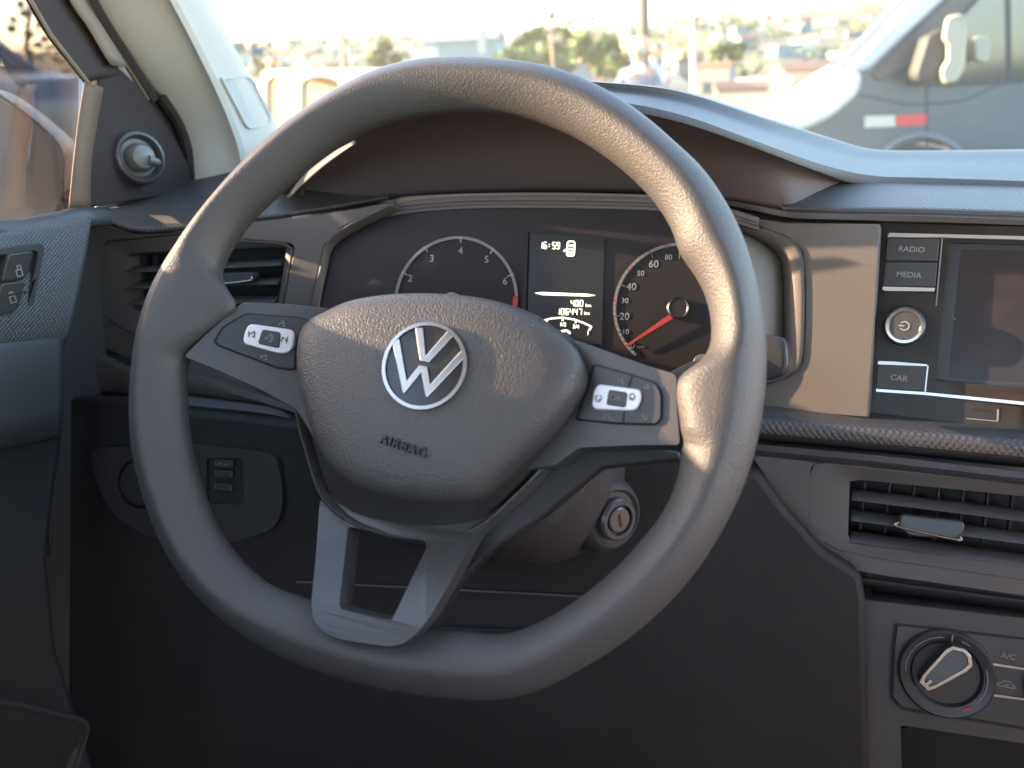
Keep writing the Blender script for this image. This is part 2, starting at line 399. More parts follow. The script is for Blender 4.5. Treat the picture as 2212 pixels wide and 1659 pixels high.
# forward edge of the door where it meets the dashboard
ed = [aX(*p, XD+.002) for p in ((200, 470), (192, 484), (172, 600), (146, 716), (132, 800), (118, 960), (112, 1200))]
part('door_edge', loft([ed, [p+Vector((-.012, .012, 0)) for p in ed]], 24), RUB, door, solid=.003)
top = [aX(*p, XD+.022) for p in ((-500, 850), (-200, 790), (0, 757), (60, 751), (130, 742))]
mid = [aX(*p, XD+.03) for p in ((-500, 870), (-200, 805), (0, 771), (60, 765), (128, 757))]
bot = [aX(*p, XD+.035) for p in ((-500, 1080), (-200, 1010), (0, 962), (60, 950), (125, 936))]
b2 = [aX(*p, XD+.01) for p in ((-500, 1120), (-200, 1040), (0, 985), (60, 975), (122, 962))]
b3 = [aX(*p, XD+.02) for p in ((-500, 1900), (-200, 1700), (0, 1560), (60, 1500), (110, 1400))]
part('lower_panel', loft([[p+Vector((-.02, 0, 0)) for p in top], top, mid, bot], 40, True, 3), DOORP, door, solid=.004)
part('lower_trim', loft([bot, b2, b3, [p+Vector((0, 0, -.4)) for p in b3]], 40, True, 3), mat('door_lower_skylit', (.024, .030, .034), .5, bump=('noise', 900, .6, .0007)), door, solid=.004)  # teal of the skylight painted into the plastic
# pocket lip at the bottom left
lip = cr([aX(*p, XD+.09) for p in ((-300, 1490), (-120, 1500), (0, 1517), (90, 1536), (165, 1556), (184, 1572), (176, 1610), (158, 1670), (130, 1760))], 6)
part('pocket_lip', tube(lip, .0028, 8), MATS['door_lower_skylit'], door)
lip2 = cr([aX(*p, XD+.088) for p in ((-300, 1540), (0, 1552), (90, 1568), (150, 1582), (166, 1600), (150, 1660), (120, 1760))], 6)
part('pocket_panel', loft([lip, lip2, [p+Vector((-.03, -.05, -.16)) for p in lip2]], 40), PLA_L, door, solid=.003)
# switch plate
pl = Plane((40, 610), 1, 0, 0); pl.n = nx; pl.u = Vector((0, -1, 0)).normalized(); pl.u = Vector((0, 1, 0)); pl.v = Vector((0, 0, 1)); pl.o = aX(40, 610, XD+.022)
fr = rnd([pl.p(*p) for p in ((-70, 548), (88, 526), (97, 534), (66, 690), (40, 706), (-70, 722))], .006)
fi = rnd([pl.p(*p) for p in ((-60, 560), (76, 540), (84, 546), (56, 676), (34, 692), (-60, 706))], .005)
part('switch_frame', slab(fr, nx, .010, holes=[fi]), DOORP, door, bevel=.001)
part('switch_base', slab([p-nx*.004 for p in fi], nx, .004), BLACK, door)
for nm, q, ic in (('unlock_button', ((18, 550), (74, 542), (58, 602), (4, 609)), (40, 583)), ('lock_button', ((3, 613), (57, 606), (38, 672), (-14, 684)), (26, 640))):
    bm = slab(rnd([pl.p(*p, .003) for p in q], .003), nx, .006)
    o = part(nm, bm, BTN, door, bevel=.0008)
    u, v = pl.uv(*ic, .0032); s = .0022
    bb = stroke(pl, [(u-s, v), (u+s, v), (u+s, v-2*s), (u-s, v-2*s), (u-s, v)], .0006, .003, .0034)
    sh = s*.5 if nm == 'unlock_button' else 0
    stroke(pl, [(u-s*.6+sh, v), (u-s*.6+sh, v+s*1.3), (u+s*.6+sh, v+s*1.3), (u+s*.6+sh, v)], .0006, .003, .0034, bb)
    part('lock_symbol', bb, PRINT, o, False)
part('chrome_mark', slab([pl.p(*p, .0036) for p in ((18, 636), (57, 629), (56, 634), (17, 641))][::1], nx, .001), CHROME, door, False)
# glass channel, frame running up to the roof, mirror sail panel with its round mirror adjuster
XG = -.535
fr1 = [aX(*p, XD-.005) for p in ((-20, -180), (66, 0), (110, 76), (160, 140), (190, 178))]
fr2 = [aX(*p, XD-.005) for p in ((70, -180), (148, 0), (190, 66), (232, 128), (262, 160))]
SEAL = mat('door_frame_black', (.036, .027, .026), .55, spec=.2)
part('window_frame', loft([[p+Vector((-.004, 0, 0)) for p in fr1], fr1, fr2, [p+Vector((-.004, 0, 0)) for p in fr2]], 20, True, 2), SEAL, door, solid=.004)
dv = [aX(*p, XD-.004) for p in ((185, 174), (172, 250), (160, 350), (150, 450))]
dv2 = [aX(*p, XD-.004) for p in ((224, 190), (210, 270), (198, 350), (196, 450))]
FRM = mat('frame_strip', (.15, .105, .075), .6, spec=.2)
part('window_channel', loft([dv, dv2], 16, True, 2), FRM, door, solid=.001)
bk = [aX(*p, XD-.016) for p in ((20, -180), (110, 0), (200, 160), (214, 330), (220, 430), (440, 410), (440, 330), (400, 230), (330, 110), (262, 0), (180, -180))]
st1 = [aX(*p, XD+.001) for p in ((76, -180), (146, -10), (190, 58), (222, 112), (240, 140))]; st2 = [aX(*p, XD+.001) for p in ((106, -180), (178, -10), (222, 58), (256, 112), (276, 146))]
part('frame_strip', loft([st1, st2], 16, True, 1), mat('frame_tan', (.20, .16, .125), .6), door, solid=.001)
part('frame_edge', tube([aX(*p, XD-.004) for p in ((-20, -180), (66, 0), (110, 76), (160, 140), (190, 178))], .0016, 6), mat('frame_tan', (.2, .16, .12)), door)
part('sun_blocker', box(XD-.040, .665, EYE.z-.105, .006, .20, .07), SEAL, door, False)  # added slab, blocks sun streaks from reaching the vent
part('frame_backing', slab(bk, nx, .004), SEAL, door, False)
sail = [aX(*p, XD-.006) for p in ((214, 168), (262, 150), (300, 185), (345, 250), (385, 310), (410, 360), (418, 405), (340, 425), (250, 440), (186, 450), (196, 350))]
SAIL = mat('sail_black', (.036, .028, .027), .65, spec=.15, bump=('noise', 900, .3, .0005))
part('mirror_sail', slab(sail, nx, .006), SAIL, door, bevel=.0015)
pk = Plane((303, 338), 1, 0, 0); pk.n = Vector((.92, -.37, .12)).normalized(); pk.o = aX(303, 340, XD+.004); pk.u = Vector((.37, .92, 0)).normalized(); pk.v = pk.n.cross(pk.u)*1
k0 = part('adjuster_ring', lathe(pk, 0, 0, [(.0235, -.012), (.023, -.002), (.0215, .002), (.019, .003), (.0175, .001), (.016, -.003)], 40, cap=True), mat('adjuster_dark', (.05, .048, .048), .35), door)
k1 = part('adjuster_knob', lathe(pk, 0, .0, [(.0125, -.003), (.0115, .004), (.0095, .007), (.005, .0085), (.0005, .009)], 32), mat('adjuster_grey', (.12, .115, .11), .35), door)
part('knob_pointer', tube([pk.at(.002, -.003, .008), pk.at(.010, -.006, .007), pk.at(.0125, -.0065, .003)], [.0042, .0034, .003], 12), mat('adjuster_grey', (.1, .1, .1)), k1)
# window glass
g = [Vector((XG, -.38, SILLZ-.02)), Vector((XG, aX(160, 440, XG).y, SILLZ-.02)), aX(176, 170, XG), aX(-30, -180, XG), Vector((XG+.05, -.38, 1.53))]
part('window_glass', slab(g, nx, .003), SGLASS, door, False)
# outer skin keeps low light out
part('door_skin', slab([Vector((XG+.004, -.5, .30)), Vector((XG+.004, .60, .30)), Vector((XG+.004, .60, EYE.z-.100)), Vector((XG+.004, .52, EYE.z-.100)), Vector((XG+.004, .435, EYE.z-.107)), Vector((XG+.004, .39, EYE.z-.058)), Vector((XG+.004, -.5, EYE.z-.044))], nx, .012), DOORP, door, False)
part('door_skin', box(XG-.06, .25, (SILLZ-.02+.3)/2, .04, 1.40, SILLZ-.02-.3), mat('body_paint', (.35, .35, .36), .3, .3), door, False)

#@@PILLAR
# ---------------------------------------------------------------- windscreen pillar with the sun-lit trim and small speaker grille
pil = thing('windscreen_pillar', 'pale grey windscreen pillar trim with a small mesh grille', 'pillar', (XD, .62, 1.0))
A = [aX(*p, -.515) for p in ((40, -330), (205, 0), (285, 128), (360, 235), (400, 310), (418, 405))]
B = [aX(*p, -.505) for p in ((60, -330), (222, 0), (300, 128), (378, 235), (412, 310), (424, 405))]
C = [aX(*p, -.462) for p in ((190, -330), (372, 0), (430, 110), (485, 225), (520, 320), (528, 380))]
D = [aX(*p, -.475) for p in ((260, -330), (446, 0), (505, 100), (560, 200), (600, 275), (640, 345))]
E2 = [p+Vector((-.06, .05, -.0)) for p in D]
part('trim', loft([A, B, [b.lerp(c, .93) for b, c in zip(B, C)], [c.lerp(d, .06) for c, d in zip(C, D)], D, E2], 40, True, 3), PILL, pil, solid=.003)
# dark and bright rubber seals running beside the trim
for k, (m, r, off) in enumerate(((SEAL, .0055, (-10, 0)), (mat('seal_tan', (.26, .22, .19), .6), .004, (-36, 4)), (FRM, .0022, (-20, 0)))):
    P = [aX(p[0]+off[0], p[1]+off[1], -.512) for p in ((40, -330), (205, 0), (285, 128), (340, 215))]
    part('seal_strip', tube(cr(P, 8), r, 8), m, pil)
P = [aX(p[0]+6, p[1], -.510) for p in ((340, 205), (382, 270), (402, 330), (414, 400))]
part('seal_strip', tube(cr(P, 8), .006, 8), SEAL, pil)
# grille on the forward-looking face
def onCD(px, py):
    n = (C[3]-C[1]).cross(D[3]-C[1]).normalized(); n = -n if n.dot(ray(px, py)) > 0 else n
    d = ray(px, py); return EYE+d*((C[2]-EYE).dot(n)/d.dot(n)), n
gp = [(471, 168), (527, 163), (541, 172), (583, 258), (578, 274), (532, 279), (524, 270)]
nn = onCD(520, 220)[1]
go = rnd([onCD(*p)[0]+nn*.0035 for p in gp], .004); gi = rnd([onCD(p[0]*.9+52.7, p[1]*.9+22)[0]+nn*.0035 for p in gp], .003)
part('grille_frame', slab(go, nn, .003, holes=[gi]), PILL, pil, bevel=.0006)
bm = slab([p-nn*.001 for p in gi], nn, .001); uvl = bm.loops.layers.uv.verify()
for f in bm.faces:
    for l in f.loops: l[uvl].uv = (l.vert.co.dot((C[3]-C[1]).normalized()), l.vert.co.dot((D[2]-C[2]).normalized()))
part('grille_mesh', bm, GRILLE, pil, False)

# ---------------------------------------------------------------- windscreen
ws = thing('windscreen', 'clear raked windscreen beyond the dashboard', 'windscreen', (.17, 1.2, 1.05))
w0 = [Vector((-.58, 1.12, .98)), Vector((.17, 1.32, .99)), Vector((.92, 1.12, .98))]; w1 = [Vector((-.40, .42, 1.50)), Vector((.17, .46, 1.53)), Vector((.74, .42, 1.50))]
part('pane', loft([w0, [a.lerp(b, .5)+Vector((0, .02, .03)) for a, b in zip(w0, w1)], w1], 16, True, 3), DGLASS, ws)

#@@DASH
# ---------------------------------------------------------------- dashboard
dash = thing('dashboard', 'dark grey plastic dashboard with hooded cowl over the instruments', 'dashboard', (.1, .7, .5))
far = [(560, 372, .70), (640, 318, .66), (720, 262, .63), (820, 222, .60), (950, 196, .585), (1150, 184, .58), (1310, 191, .585), (1469, 206, .60), (1643, 259, .65), (1805, 309, .74), (1879, 327, .80), (2000, 329, .82), (2212, 326, .82), (2700, 318, .80)]
fr_ = [(600, 405, .585), (650, 352, .565), (735, 292, .545), (820, 248, .525), (950, 215, .51), (1150, 205, .505), (1310, 216, .505), (1469, 247, .515), (1620, 300, .54), (1771, 354, .585), (1882, 379, .625), (2000, 384, .64), (2212, 391, .64), (2700, 412, .62)]
lip = [(612, 420, .582), (664, 368, .56), (752, 306, .54), (840, 262, .522), (960, 234, .508), (1150, 226, .503), (1310, 236, .503), (1469, 266, .513), (1640, 325, .545), (1771, 374, .585), (1858, 400, .62), (2000, 405, .637), (2212, 412, .637), (2700, 434, .617)]
FAR, FR, LIP = LY([far, fr_, lip])
BACK = [p+Vector((0, .30, -.075)) for p in FAR]
BK2 = [Vector((p.x*1.3, 1.36, .955)) for p in FAR]
top = loft([BK2, BACK, FAR, [a.lerp(b, .5)+Vector((0, 0, .002)) for a, b in zip(FAR, FR)], FR], 90, True, 4)
part('top_pad', top, PAD, dash)
part('pad_front_lip', loft([FR, [a.lerp(b, .5)+Vector((0, -.0015, 0)) for a, b in zip(FR, LIP)], LIP, [p+Vector((0, .012, -.0005)) for p in LIP]], 90, True, 3), mat('lip_plastic', (.052, .053, .056), .5, bump=('noise', 1100, .7, .001)), dash)
lc = LIP[:11]
deep = LY([[(608, 430, .60), (700, 432, .60), (830, 428, .60), (960, 420, .605), (1150, 416, .606), (1350, 419, .606), (1500, 426, .60), (1600, 437, .59), (1680, 450, .58), (1720, 452, .578), (1862, 403, .622)]])[0]
part('cowl_underside', loft([[p+Vector((0, .003, 0)) for p in lc], [a.lerp(b, .5)+Vector((0, .012, .006)) for a, b in zip(lc, deep)], deep], 80, True, 5), CAV, dash, solid=-.003)
# left cheek of the cowl, sunlit cream painted into its colour
part('cowl_cheek', loft(LY([[(618, 426, .580), (640, 396, .568), (668, 366, .555), (708, 334, .541), (764, 304, .530)], [(624, 427, .566), (655, 396, .550), (684, 370, .540), (722, 340, .530), (768, 308, .524)]]), 24, True, 1), mat('cheek_sunlit', (.16, .14, .11), .5), dash, solid=-.001)
# dimpled strip, right
t = LY([[(1690, 452, .58), (1730, 440, .587), (1780, 419, .603), (1830, 403, .62), (2000, 404, .645), (2212, 410, .645), (2700, 424, .63)],
        [(1690, 455, .577), (1730, 450, .580), (1780, 438, .588), (1830, 430, .595), (2000, 430, .605), (2212, 436, .605), (2700, 450, .592)],
        [(1690, 458, .574), (1730, 459, .572), (1780, 462, .569), (1830, 464, .567), (2000, 467, .566), (2212, 474, .565), (2700, 490, .555)]])
part('dimpled_strip', loft(t, 90, True, 4), WEAVE, dash, solid=.004)
e0 = t[2]; e0 = LY([[(1540, 431, .597)]])[0]+[]
t2 = LY([[(1540, 430, .60), (1620, 443, .588), (1704, 458, .574), (1780, 462, .5685), (2000, 467, .5655), (2212, 474, .5645), (2700, 490, .5545)],
         [(1540, 434, .598), (1620, 449, .585), (1704, 465, .571), (1780, 469, .5655), (2000, 474, .563), (2212, 481, .562), (2700, 497, .552)],
         [(1540, 438, .606), (1620, 453, .596), (1704, 470, .590), (1780, 474, .585), (2000, 478, .583), (2212, 486, .582), (2700, 502, .57)]])
part('strip_edge', loft(t2, 80, True, 2), mat('edge_plastic', (.060, .052, .047), .4), dash, solid=.002)
# dimpled strip, left
t = LY([[(214, 462, .548), (300, 449, .585), (420, 442, .60), (520, 432, .605), (610, 424, .60), (680, 419, .602), (745, 417, .604), (840, 426, .606)],
        [(216, 468, .542), (300, 474, .565), (420, 470, .578), (520, 460, .584), (610, 448, .588), (680, 438, .592), (745, 434, .597), (840, 428, .604)],
        [(222, 480, .538), (296, 502, .545), (400, 497, .556), (534, 480, .566), (610, 471, .572), (680, 461, .580), (745, 450, .589), (850, 431, .603)]])
part('dimpled_strip', loft(t, 80, True, 4), WEAVE, dash, solid=.004)
tt = t
t = LY([[(192, 440, .60), (300, 415, .66), (420, 398, .69), (520, 376, .70), (600, 350, .70), (660, 310, .70)], [(208, 456, .552), (300, 446, .59), (420, 438, .606), (520, 428, .611), (606, 420, .606), (660, 408, .600)]])
part('top_pad', loft([[Vector((p.x*1.15-.02, 1.36, .93)) for p in t[0]], [p+Vector((0, .2, -.03)) for p in t[0]], t[0], [a.lerp(b, .5)+Vector((0, 0, .002)) for a, b in zip(*t)], t[1], [p+Vector((0, -.002, -.004)) for p in t[1]]], 50, True, 3), PAD, dash, solid=.004)
# --- face, left part, with the vent opening left free
FL = Plane((430, 600), .655, 14, 0)          # dash face left of the column
def fl(pts, w=0): return pp(FL, pts, w)
upper = [tt[2][0], *tt[2][1:]]
f_out = [(200, 486), (222, 484), (296, 506), (400, 500), (534, 484), (640, 471), (740, 455), (840, 437), (850, 440), (740, 490), (700, 530), (672, 660), (660, 860), (560, 846), (420, 812), (290, 780), (157, 722), (170, 620)]
vo = rnd([(226, 521), (390, 506), (620, 524), (636, 530), (600, 720), (420, 745), (300, 732), (238, 698), (204, 662), (208, 600)], 8)
part('face_left', slab(fl(f_out), FL.n, .02, holes=[[FL.p(p.x, p.y) for p in [Vector((q[0], q[1])) for q in vo]]]), PLA, dash, bevel=.0012, auto=30)
# lower left: dark slot, ledge, knee panel
FK = Plane((420, 830), .575, 30, 0)
t = [pp(FL, ((150, 724), (290, 786), (420, 818), (560, 852), (660, 872)), -.001), pp(FL, ((150, 736), (290, 800), (420, 850), (560, 868), (660, 890)), -.014)]
part('slot', loft(t, 30, False), BLACK, dash, solid=.003)
t = [pp(FL, ((149, 731), (220, 765), (290, 800), (410, 803), (450, 812), (560, 851), (660, 886)), -.012), pp(FL, ((146, 744), (220, 780), (290, 812), (405, 815), (450, 824), (560, 858), (660, 890)), .009), pp(FL, ((138, 850), (220, 852), (290, 856), (400, 846), (450, 852), (560, 868), (660, 895)), .004)]
part('lower_ledge', loft(t, 50, False, 3), PLA, dash, solid=.003)
t = [pp(FL, ((395, 848), (450, 855), (530, 866), (575, 873), (610, 888), (628, 904)), -.012), pp(FL, ((392, 874), (450, 880), (530, 888), (575, 894), (606, 900), (626, 908)), .022), pp(FL, ((390, 885), (450, 890), (530, 896), (575, 900), (606, 904), (626, 910)), .006)]
part('lower_ledge', loft(t, 40, True, 3), mat('ledge_lit_plastic', (.10, .10, .105), .5), dash, solid=.003)  # dash plastic painted lighter to show light on the upward face
KP = Plane((420, 1050), .63, 20, 0)
kp = [(128, 856), (290, 862), (400, 886), (600, 908), (700, 920), (1000, 1000), (1500, 1000), (1640, 1020), (1700, 1100), (1780, 1190), (1862, 1240), (1872, 1300), (1880, 1720), (1600, 1700), (1000, 1690), (500, 1700), (80, 1720), (100, 1000)]
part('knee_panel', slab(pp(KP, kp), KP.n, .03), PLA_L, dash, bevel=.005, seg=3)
part('knee_underside', slab([KP.p(80, 1720), KP.p(500, 1700), KP.p(1000, 1690), KP.p(1600, 1700), KP.p(1880, 1720), KP.p(1880, 1720)+Vector((0, .30, -.02)), KP.p(80, 1720)+Vector((0, .30, -.02))], Vector((0, 0, -1)), .01), CARPET, dash, False)
for nm, ya, yb, hgt, w_ in (('panel_groove', 1252, 1288, 3.5, .0012), ('panel_recess', 1340, 1366, 16, .0015)):
    g_ = [(x, ya+(yb-ya)*(x-640)/700) for x in (640, 800, 950, 1100, 1340)]
    part(nm, loft([[KP.p(x, y, w_) for x, y in g_], [KP.p(x, y+hgt*.5, w_*.6) for x, y in g_], [KP.p(x, y+hgt, w_) for x, y in g_]], 30, True, 1), BLACK, dash, solid=.001)
    part('panel_ridge', tube([KP.p(x, y+hgt+1, w_) for x, y in g_], .0012, 6), PLA, dash)
# raised switch carrier with dark round headlamp knob and switch block
sc = rnd([(190, 968), (420, 960), (598, 980), (612, 1080), (598, 1140), (490, 1176), (334, 1166), (256, 1124), (212, 1060)], 30)
scp = [KP.p(p.x, p.y, .006) for p in [Vector((q[0], q[1])) for q in sc]]
hs = rnd([(446, 990), (524, 988), (528, 1082), (520, 1090), (452, 1088), (446, 1078)], 6)
hsp = [KP.p(q[0], q[1], .006) for q in hs]
hu, hv = KP.uv(300, 1045, .006)
hc = [KP.at(hu+.021*math.cos(R(a)), hv+.021*math.sin(R(a)), .006) for a in range(0, 360, 12)]
part('switch_carrier', slab(scp, KP.n, .005, holes=[hsp, hc]), mat('carrier_plastic', (.026, .025, .025), .5, bump=('noise', 1200, .4, .0006)), dash, bevel=.0015)
part('headlamp_knob', lathe(KP, hu, hv, [(.0195, .000), (.0185, .006), (.017, .008), (.004, .009), (.0005, .009)], 36), RUB, dash)
bm = slab([p-KP.n*.003 for p in hsp], KP.n, .003)
o = part('switch_block', bm, BLACK, dash, False)
u, v = KP.uv(487, 1025, .003)
for k, vv in enumerate((.009, .001, -.010)):
    part('rocker', slab(rnd([KP.at(u+a*.0085, v+vv+b*.003, .0062) for a, b in ((-1, -1), (1, -1), (1, 1), (-1, 1))], .001), KP.n, .004), BTN, o, bevel=.0006)
bb = stroke(KP, [(u-.005, v+.0085), (u-.002, v+.0105)], .0008, .0062, .0066)
for k in range(4): stroke(KP, [(u-.005+k*.003, v+.0078+.0012*(k % 2)), (u-.0036+k*.003, v+.0095)], .0009, .0062, .0066, bb)
part('switch_symbol', bb, PRINTG, o, False)

#@@VENTS
def vent(name, label, pl, bez, opn, slats, tab, w=0.0, tabsmall=False, inner=.006):
    t = thing(name, label, 'air vent', pl.p(*bez[0]) - pl.n*.01)
    BZ = [pl.p(q[0], q[1], w) for q in rnd(bez, 10)]
    OP = [pl.p(q[0], q[1], w-inner) for q in rnd(opn, 6)]
    n = 72
    a = resample(BZ, n, True); b = resample(OP, n, True)
    # match the start points
    k = min(range(n), key=lambda i: (b[i]-a[0]).length); b = b[k:]+b[:k]
    rows = [[p+(pl.n*-.012) for p in a], a, [x.lerp(y, .10)+pl.n*.0006 for x, y in zip(a, b)], [x.lerp(y, .9) for x, y in zip(a, b)], b, [p-pl.n*.03 for p in b]]
    part('frame', loft(rows, n, False, 1, True), PLA, t, auto=28)
    part('duct', slab([p-pl.n*.028 for p in b], pl.n, .003), BLACK, t, False)
    for (x0, y0, x1, y1) in slats:
        P0, P1 = pl.p(x0, y0, w-.011), pl.p(x1, y1, w-.011)
        bm = bmesh.new(); rows = []
        for s in (0, .25, .5, .75, 1):
            c = P0.lerp(P1, s); vec = pl.v; ring = []
            for j in range(10):
                an = 2*math.pi*j/10; ring.append(c+pl.n*(.0075*math.cos(an))+(pl.v*(.0016*math.sin(an)))-pl.v*(.0028*math.cos(an)))
            rows.append(ring)
        V = [[bm.verts.new(p) for p in r] for r in rows]
        for r0, r1 in zip(V, V[1:]):
            for j in range(10): bm.faces.new((r0[j], r0[(j+1) % 10], r1[(j+1) % 10], r1[j]))
        part('slat', bm, mat('slat_plastic', (.075, .076, .078), .38), t)
    for i in range(7):     # upright vanes behind
        s = (i+.5)/7; lo = b[0]; 
        c = pl.p(opn[0][0]*(1-s)+opn[1][0]*s, (opn[0][1]+opn[-1][1])/2, w-.021)
        hgt = .5*(pl.p(*opn[0]) - pl.p(*opn[-1])).length
        part('vane', slab([c+pl.v*hgt-pl.u*.0006, c+pl.v*hgt+pl.u*.0006, c-pl.v*hgt+pl.u*.0006, c-pl.v*hgt-pl.u*.0006], pl.n, .006), RUB, t, False)
    tb = [pl.p(q[0], q[1], w+.001) for q in rnd(tab, 8)]
    o = part('tab', slab(tb, pl.n, .010), mat('tab_plastic', (.05, .055, .06), .3), t, bevel=.001)
    lo = [pl.p(q[0], q[1], w+.0022) for q in tab]
    k = len(tab)//2
    part('chrome_edge', tube(cr([lo[0].lerp(lo[-1], .55)]+lo[-1:k-1:-1]+[lo[k-1].lerp(lo[k], .55)] if False else [lo[0].lerp(lo[-1], .6), lo[-1], lo[k], lo[k-1].lerp(lo[k], .6)], 5), .0009, 8), CHROME, o)
    return t
vent('air_vent', 'driver side air vent partly hidden behind the left of the wheel rim', FL,
     [(228, 523), (390, 508), (618, 526), (634, 532), (598, 720), (420, 743), (302, 730), (240, 696), (206, 660), (210, 600)],
     [(272, 548), (450, 538), (620, 534), (602, 648), (590, 700), (420, 690), (288, 668)],
     ((278, 582, 616, 566), (283, 617, 610, 606), (288, 650, 604, 646)), [(452, 590), (548, 588), (540, 606), (515, 616), (462, 614)])

# --- centre face: flat panel beside the radio
FC = Plane((1800, 690), .525, 20, -14)
def fc(pts, w=0): return pp(FC, pts, w)
binn = [(1470, 455), (1560, 470), (1640, 488), (1700, 512), (1732, 545), (1738, 610), (1738, 700), (1734, 780), (1712, 810), (1660, 832), (1560, 850), (1470, 850)]
co = [(1560, 462), (1700, 480), (1902, 484), (1890, 690), (1876, 903), (1640, 884), (1470, 872), (1470, 845), (1560, 848), (1655, 830), (1710, 808), (1732, 780), (1738, 700), (1738, 610), (1732, 545), (1700, 512), (1640, 490), (1560, 476)]
part('face_centre', slab(fc(co), FC.n, .02), mat('centre_panel_sunlit', (.105, .094, .084), .5, bump=('noise', 900, .3, .0005)), dash, bevel=.001, auto=30)  # dash plastic again, brightened in colour as if sunlit
# rounded bezel beside the instruments: rolls in from the face towards the cluster
CL = Plane((985, 650), .60, 24, 0)
o_ = [(1500, 470), (1560, 476), (1640, 490), (1700, 512), (1732, 545), (1738, 610), (1738, 700), (1732, 780), (1710, 808), (1655, 830), (1560, 848)]
m_ = [(1500, 474), (1556, 482), (1628, 500), (1680, 525), (1706, 556), (1712, 615), (1712, 700), (1708, 770), (1690, 795), (1640, 815), (1550, 835)]
i_ = [(1500, 480), (1552, 489), (1618, 508), (1668, 532), (1692, 562), (1699, 620), (1700, 700), (1697, 762), (1680, 785), (1632, 803), (1545, 825)]
i2 = [(1500, 482), (1550, 491), (1614, 511), (1664, 536), (1688, 566), (1694, 622), (1694, 700), (1690, 758), (1675, 780), (1628, 798), (1542, 820)]
mixp = lambda k, A_, B_: [(a[0]*(1-k)+b[0]*k, a[1]*(1-k)+b[1]*k) for a, b in zip(A_, B_)]
rows = [fc(o_, .0002), fc(mixp(.3, o_, m_), -.0001), fc(mixp(.65, o_, m_), -.0008), fc(m_, -.0020), fc(mixp(.4, m_, i_), -.0042), fc(mixp(.8, m_, i_), -.0072), fc(i_, -.0098), fc(i_, -.013)]
part('instrument_bezel', loft(rows, 60, True, 1), PLA, dash, solid=.002)
part('bezel_seam', loft([fc(i_, -.010), fc(i2, -.010), fc(i2, -.014)], 60, True, 1), RUB, dash, solid=.001)
# flank between bezel and instruments, golden sunlight painted into its colour
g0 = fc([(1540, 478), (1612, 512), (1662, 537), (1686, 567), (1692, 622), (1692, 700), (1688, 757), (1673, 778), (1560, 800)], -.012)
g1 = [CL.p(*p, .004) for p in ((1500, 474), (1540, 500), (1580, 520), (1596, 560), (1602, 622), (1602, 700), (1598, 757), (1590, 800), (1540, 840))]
part('bezel_flank', loft([g0, g1], 60, True, 3), mat('flank_sunlit', (.13, .115, .095), .45, bump=('noise', 900, .2, .0006)), dash, solid=.003)
# upper bezel lines over the instruments
for (w, y0, col) in ((.006, 0, CAV), (.004, 8, PLA), (.002, 16, CAV)):
    a = [CL.p(p[0], p[1]+y0, w) for p in ((700, 500+w*500), (760, 468), (840, 440), (980, 425), (1150, 422), (1350, 425), (1480, 432), (1560, 446), (1640, 470))]
    b = [CL.p(p[0], p[1]+y0+9, w-.001) for p in ((700, 500+w*500), (760, 468), (840, 440), (980, 425), (1150, 422), (1350, 425), (1480, 432), (1560, 446), (1640, 470))]
    part('bezel_step', loft([a, b, [p-CL.n*.008 for p in b]], 60, True, 1), col, dash, solid=.001)
# left cheek of the instrument bezel
a = fl([(850, 440), (745, 492), (704, 526), (690, 580), (672, 660), (664, 760)], .001)
b = [CL.p(*p, .002) for p in ((870, 452), (770, 500), (722, 535), (706, 590), (690, 670), (684, 770))]
part('instrument_bezel', loft([a, [x.lerp(y, .5)+FL.n*.002 for x, y in zip(a, b)], b], 40, True, 3), PLA, dash, solid=.002)

# --- shelf under the radio: smooth ledge, ribbed strip, lower lip
xs = lambda y0, y1, k=0: [(1560, y0-6+k), (1647, y0+k), (1875, (y0+(y1-y0)*.4)+k), (2212, y1+k), (2700, y1+(y1-y0)*.9+k)]
def ledge(y0, y1, Y): return [aY(p[0], p[1], Y) for p in xs(y0, y1)]
rows = [ledge(884, 929, .530), ledge(888, 934, .524), ledge(902, 948, .505), ledge(905, 951, .503)]
part('shelf_ledge', loft(rows, 60, True, 2), PAD, dash, solid=.004)
rows = [ledge(906, 952, .5025), ledge(918, 966, .4975), ledge(934, 986, .497)]
part('ribbed_strip', loft(rows, 60, True, 3), WEAVE2, dash, solid=.003)
rows = [ledge(934, 986, .4975), ledge(946, 1004, .515), ledge(958, 1016, .515)]
part('strip_shadow_gap', loft(rows, 60, True, 1), RUB, dash, solid=.002)
VC = Plane((2000, 1110), .505, 22, -6)
lo = [(1560, 950), (1633, 958), (1751, 970), (1900, 984), (2212, 1020), (2700, 1075)]
rows = [pp(VC, lo, -.004), pp(VC, [(p[0], p[1]+6) for p in lo], .002), pp(VC, [(p[0], p[1]+14) for p in lo], .001), pp(VC, [(p[0], p[1]+20) for p in lo], -.003)]
part('lower_lip', loft(rows, 60, True, 2), PAD, dash, solid=.003)
vb = [(1768, 998), (1900, 1012), (2212, 1043), (2700, 1096), (2700, 1322), (2212, 1254), (1900, 1209), (1806, 1188), (1742, 1150), (1751, 1008)]
fo = [(1610, 972), (1751, 984), (1900, 1000), (2212, 1034), (2705, 1090), (2705, 1360), (2212, 1287), (1900, 1242), (1836, 1230), (1760, 1180), (1691, 1091), (1627, 988)]
part('face_vent', slab(pp(VC, fo), VC.n, .025, holes=[[VC.p(q[0], q[1]) for q in rnd(vb, 8)]]), PLA, dash, bevel=.002, auto=30)
